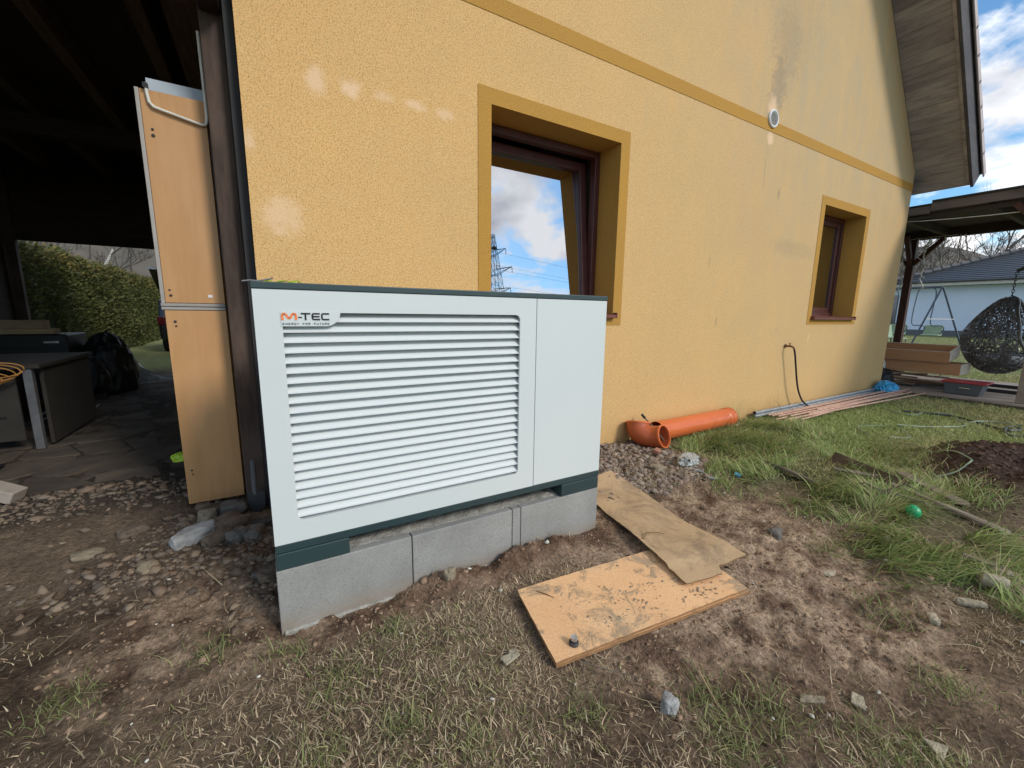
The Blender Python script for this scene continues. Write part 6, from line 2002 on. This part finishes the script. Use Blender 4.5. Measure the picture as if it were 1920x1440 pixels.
# clipped conifer hedge
hedge = thing('hedge', 'dense green conifer hedge along the garden beyond the carport', 'hedge', (-4.6, 17, 0))
n = 46000
u = rng.random(n)
y = 7.0 + 20.0 * rng.random(n) ** 1.15
top_h = 2.35 + .22 * (fbm(y, y * 0, .7, 3, 95) - .5)
face = rng.random(n)
zz = np.where(face < .8, top_h * rng.random(n) ** .9, top_h + rng.normal(0, .05, n))
depthx = np.where(face < .8, np.abs(rng.normal(0, .10, n)), rng.uniform(0, 1.3, n))
xx = -3.72 - depthx + .12 * (fbm(y, zz, 1.8, 3, 97) - .5) * 2
L_ = rng.uniform(.05, .12, n); ang = rng.uniform(-1.0, 1.0, n)
d = np.stack([rng.uniform(.2, .9, n), rng.normal(0, .45, n), rng.uniform(-.1, .9, n)], -1); d /= np.linalg.norm(d, axis=1)[:, None]
w = np.cross(d, rng.normal(0, 1, (n, 3))); w /= np.linalg.norm(w, axis=1)[:, None]
c0 = np.stack([xx, y, zz], -1)
wid = rng.uniform(.012, .03, n)[:, None]
P = np.stack([c0, c0 + d * (L_ * .5)[:, None] + w * wid, c0 + d * L_[:, None], c0 + d * (L_ * .5)[:, None] - w * wid], 1)
F = (np.array([[0, 1, 2, 3]])[None] + (np.arange(n) * 4)[:, None, None]).reshape(-1, 4)
hc = mixcols(n, (.062, .078, .022), (.12, .125, .04), .35) * (1 + .35 * (fbm(y, zz, 2.2, 3, 99) - .5)[:, None] * 2)
br = (zz > top_h - .35)[:, None] & (rng.random((n, 1)) < .4)
hc = np.where(br, mixcols(n, (.22, .17, .05), (.16, .15, .05)), hc)
hme = np_mesh('foliage', P.reshape(-1, 3), F, np.repeat(hc, 4, 0))
link(hme, 'foliage', MAT['leaf'], hedge, (0, 0, 0))
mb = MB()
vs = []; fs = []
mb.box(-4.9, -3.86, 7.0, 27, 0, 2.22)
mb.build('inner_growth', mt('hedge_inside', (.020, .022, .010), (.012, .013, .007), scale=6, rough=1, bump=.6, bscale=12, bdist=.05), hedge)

# parked car beyond the shelter with its tailgate up
CARX = -.30
car = thing('parked_car', 'dark car with raised tailgate parked behind the cupboards', 'car', (-1.45, 17, 0))
prof = [(15.0, .35), (14.92, .75), (14.98, 1.0), (15.25, 1.50), (15.8, 1.56), (17.0, 1.52), (17.7, 1.05), (18.7, .92), (18.85, .55), (18.8, .30)]
mb = MB(); mb.prism(prof, lambda a, b, c: (c, a, b), -2.60, -.92); body = mb.build('body', MAT['car_paint'], car, bevel=.06, seg=3)
mb = MB(); mb.prism([(15.02, 1.02), (15.24, 1.44), (15.3, 1.44), (15.12, 1.02)], lambda a, b, c: (c, a - .03, b), -2.48, -1.04); mb.build('rear_opening', MAT['dark_cavity'], car)
for x0 in (-2.615, -.905):
    mb = MB(); mb.prism([(15.45, 1.05), (15.55, 1.45), (16.9, 1.43), (17.4, 1.05)], lambda a, b, c: (c, a, b), x0 - .006, x0 + .006); mb.build('side_window', MAT['glass'], car)
for x0 in (-2.61, -1.08):
    mb = MB(); mb.box(x0, x0 + .17, 14.88, 14.97, .78, 1.02); mb.build('tail_light', MAT['tail_light'], car, bevel=.02)
for x0 in (-2.62, -1.10):
    for y0 in (15.65, 18.05):
        wm = Matrix.Translation((x0 + .10, y0, .31)) @ Matrix.Rotation(rad(90), 4, 'Y')
        mb = MB(); mb.lathe([(.19, -.10), (.30, -.11), (.315, -.06), (.315, .06), (.30, .11), (.19, .10)], 28, wm, closed=True); w_o = mb.build('wheel', MAT['rubber'], car, smooth=True)
        mb = MB(); mb.lathe([(.0003, -.09), (.19, -.10), (.19, .10), (.0003, .09)], 20, wm); mb.build('rim', MAT['grey_metal'], w_o, smooth=True)
mb = MB(); mb.obox(Matrix.Translation((-1.76, 14.85, 2.02)) @ Matrix.Rotation(rad(-30), 4, 'X'), 1.62, 1.0, .10); tg = mb.build('tailgate', MAT['car_paint'], car, bevel=.03)
mb = MB(); mb.box(-2.60, -.92, 14.36, 14.44, 2.24, 2.29); mb.build('tailgate_edge', MAT['chrome'], tg)

# ================================================================== lattice pylon that the window mirrors
py = thing('power_pylon', 'steel lattice power pylon mirrored in the near window', 'pylon', (57.0, -96.0, 0))
PX, PYY, PH = 57.0, -96.0, 43.0
def half_w(z): return 2.6 * (1 - z / PH) ** 1.0 + .35
cs = [(-1, -1), (1, -1), (1, 1), (-1, 1)]
lv = [0, 6, 11, 15.5, 19.5, 23, 26, 29, 31.5, 34, 36.5, 39, PH]
mb = MB()
for a, b in cs:
    mb.tube([(PX + a * half_w(z), PYY + b * half_w(z), z) for z in lv], .08, 4)
mb.build('leg_frame', MAT['pylon'], py)
mb = MB()
for z0, z1 in zip(lv[:-1], lv[1:]):
    w0, w1 = half_w(z0), half_w(z1)
    for i in range(4):
        a = cs[i]; b = cs[(i + 1) % 4]
        mb.tube([(PX + a[0] * w0, PYY + a[1] * w0, z0), (PX + b[0] * w1, PYY + b[1] * w1, z1)], .04, 3)
        mb.tube([(PX + b[0] * w0, PYY + b[1] * w0, z0), (PX + a[0] * w1, PYY + a[1] * w1, z1)], .04, 3)
        mb.tube([(PX + a[0] * w1, PYY + a[1] * w1, z1), (PX + b[0] * w1, PYY + b[1] * w1, z1)], .05, 3)
mb.build('bracing', MAT['pylon'], py)
dirv = V(.25, .97, 0).normalized()
for z, L in ((37, 4.6), (31.5, 6.4), (26, 5.2)):
    for sgn in (-1, 1):
        tip = V(PX, PYY, z + .7) + dirv * (L * sgn); hw = half_w(z)
        mb = MB()
        for o_ in (-.5, .5):
            n2 = V(-dirv.y, dirv.x, 0) * (hw * o_)
            mb.tube([V(PX, PYY, z) + n2, tip], .08, 4); mb.tube([V(PX, PYY, z + 1.6) + n2, tip], .07, 4)
        mb.tube([V(PX, PYY, z) + dirv * (L * sgn * .5) + V(0, 0, .35), V(PX, PYY, z + 1.6) + dirv * (L * sgn * .5) + V(0, 0, -.45)], .05, 4)
        mb.build('cross_arm', MAT['pylon'], py)
        mb = MB(); mb.tube([tip, tip + V(0, 0, -1.6)], .09, 5); mb.build('insulator', MAT['pylon'], py)
mb = MB(); mb.lathe([(.001, -.5), (.75, -.3), (.8, .2), (.001, .6)], 10, Matrix.Translation((PX, PYY, 39.2))); mb.build('nest', MAT['twig'], py)
wn2 = V(-dirv.y, dirv.x, 0)
for z, L in ((37, 4.6), (31.5, 6.4), (26, 5.2)):
    for sgn in (-1, 1):
        tip = V(PX, PYY, z - .9) + dirv * (L * sgn)
        mb = MB(); mb.tube([tip + wn2 * (-120 + 20 * i) + V(0, 0, -4.0 * (1 - ((i - 6) / 6) ** 2) * -1 - 4.0 + 4.0 * 0 - .0) * 0 + V(0, 0, .0011 * (20 * (i - 6)) ** 2 * -1 * 0) for i in range(13)], .028, 4)
        mb.build('power_line', MAT['pylon'], py)
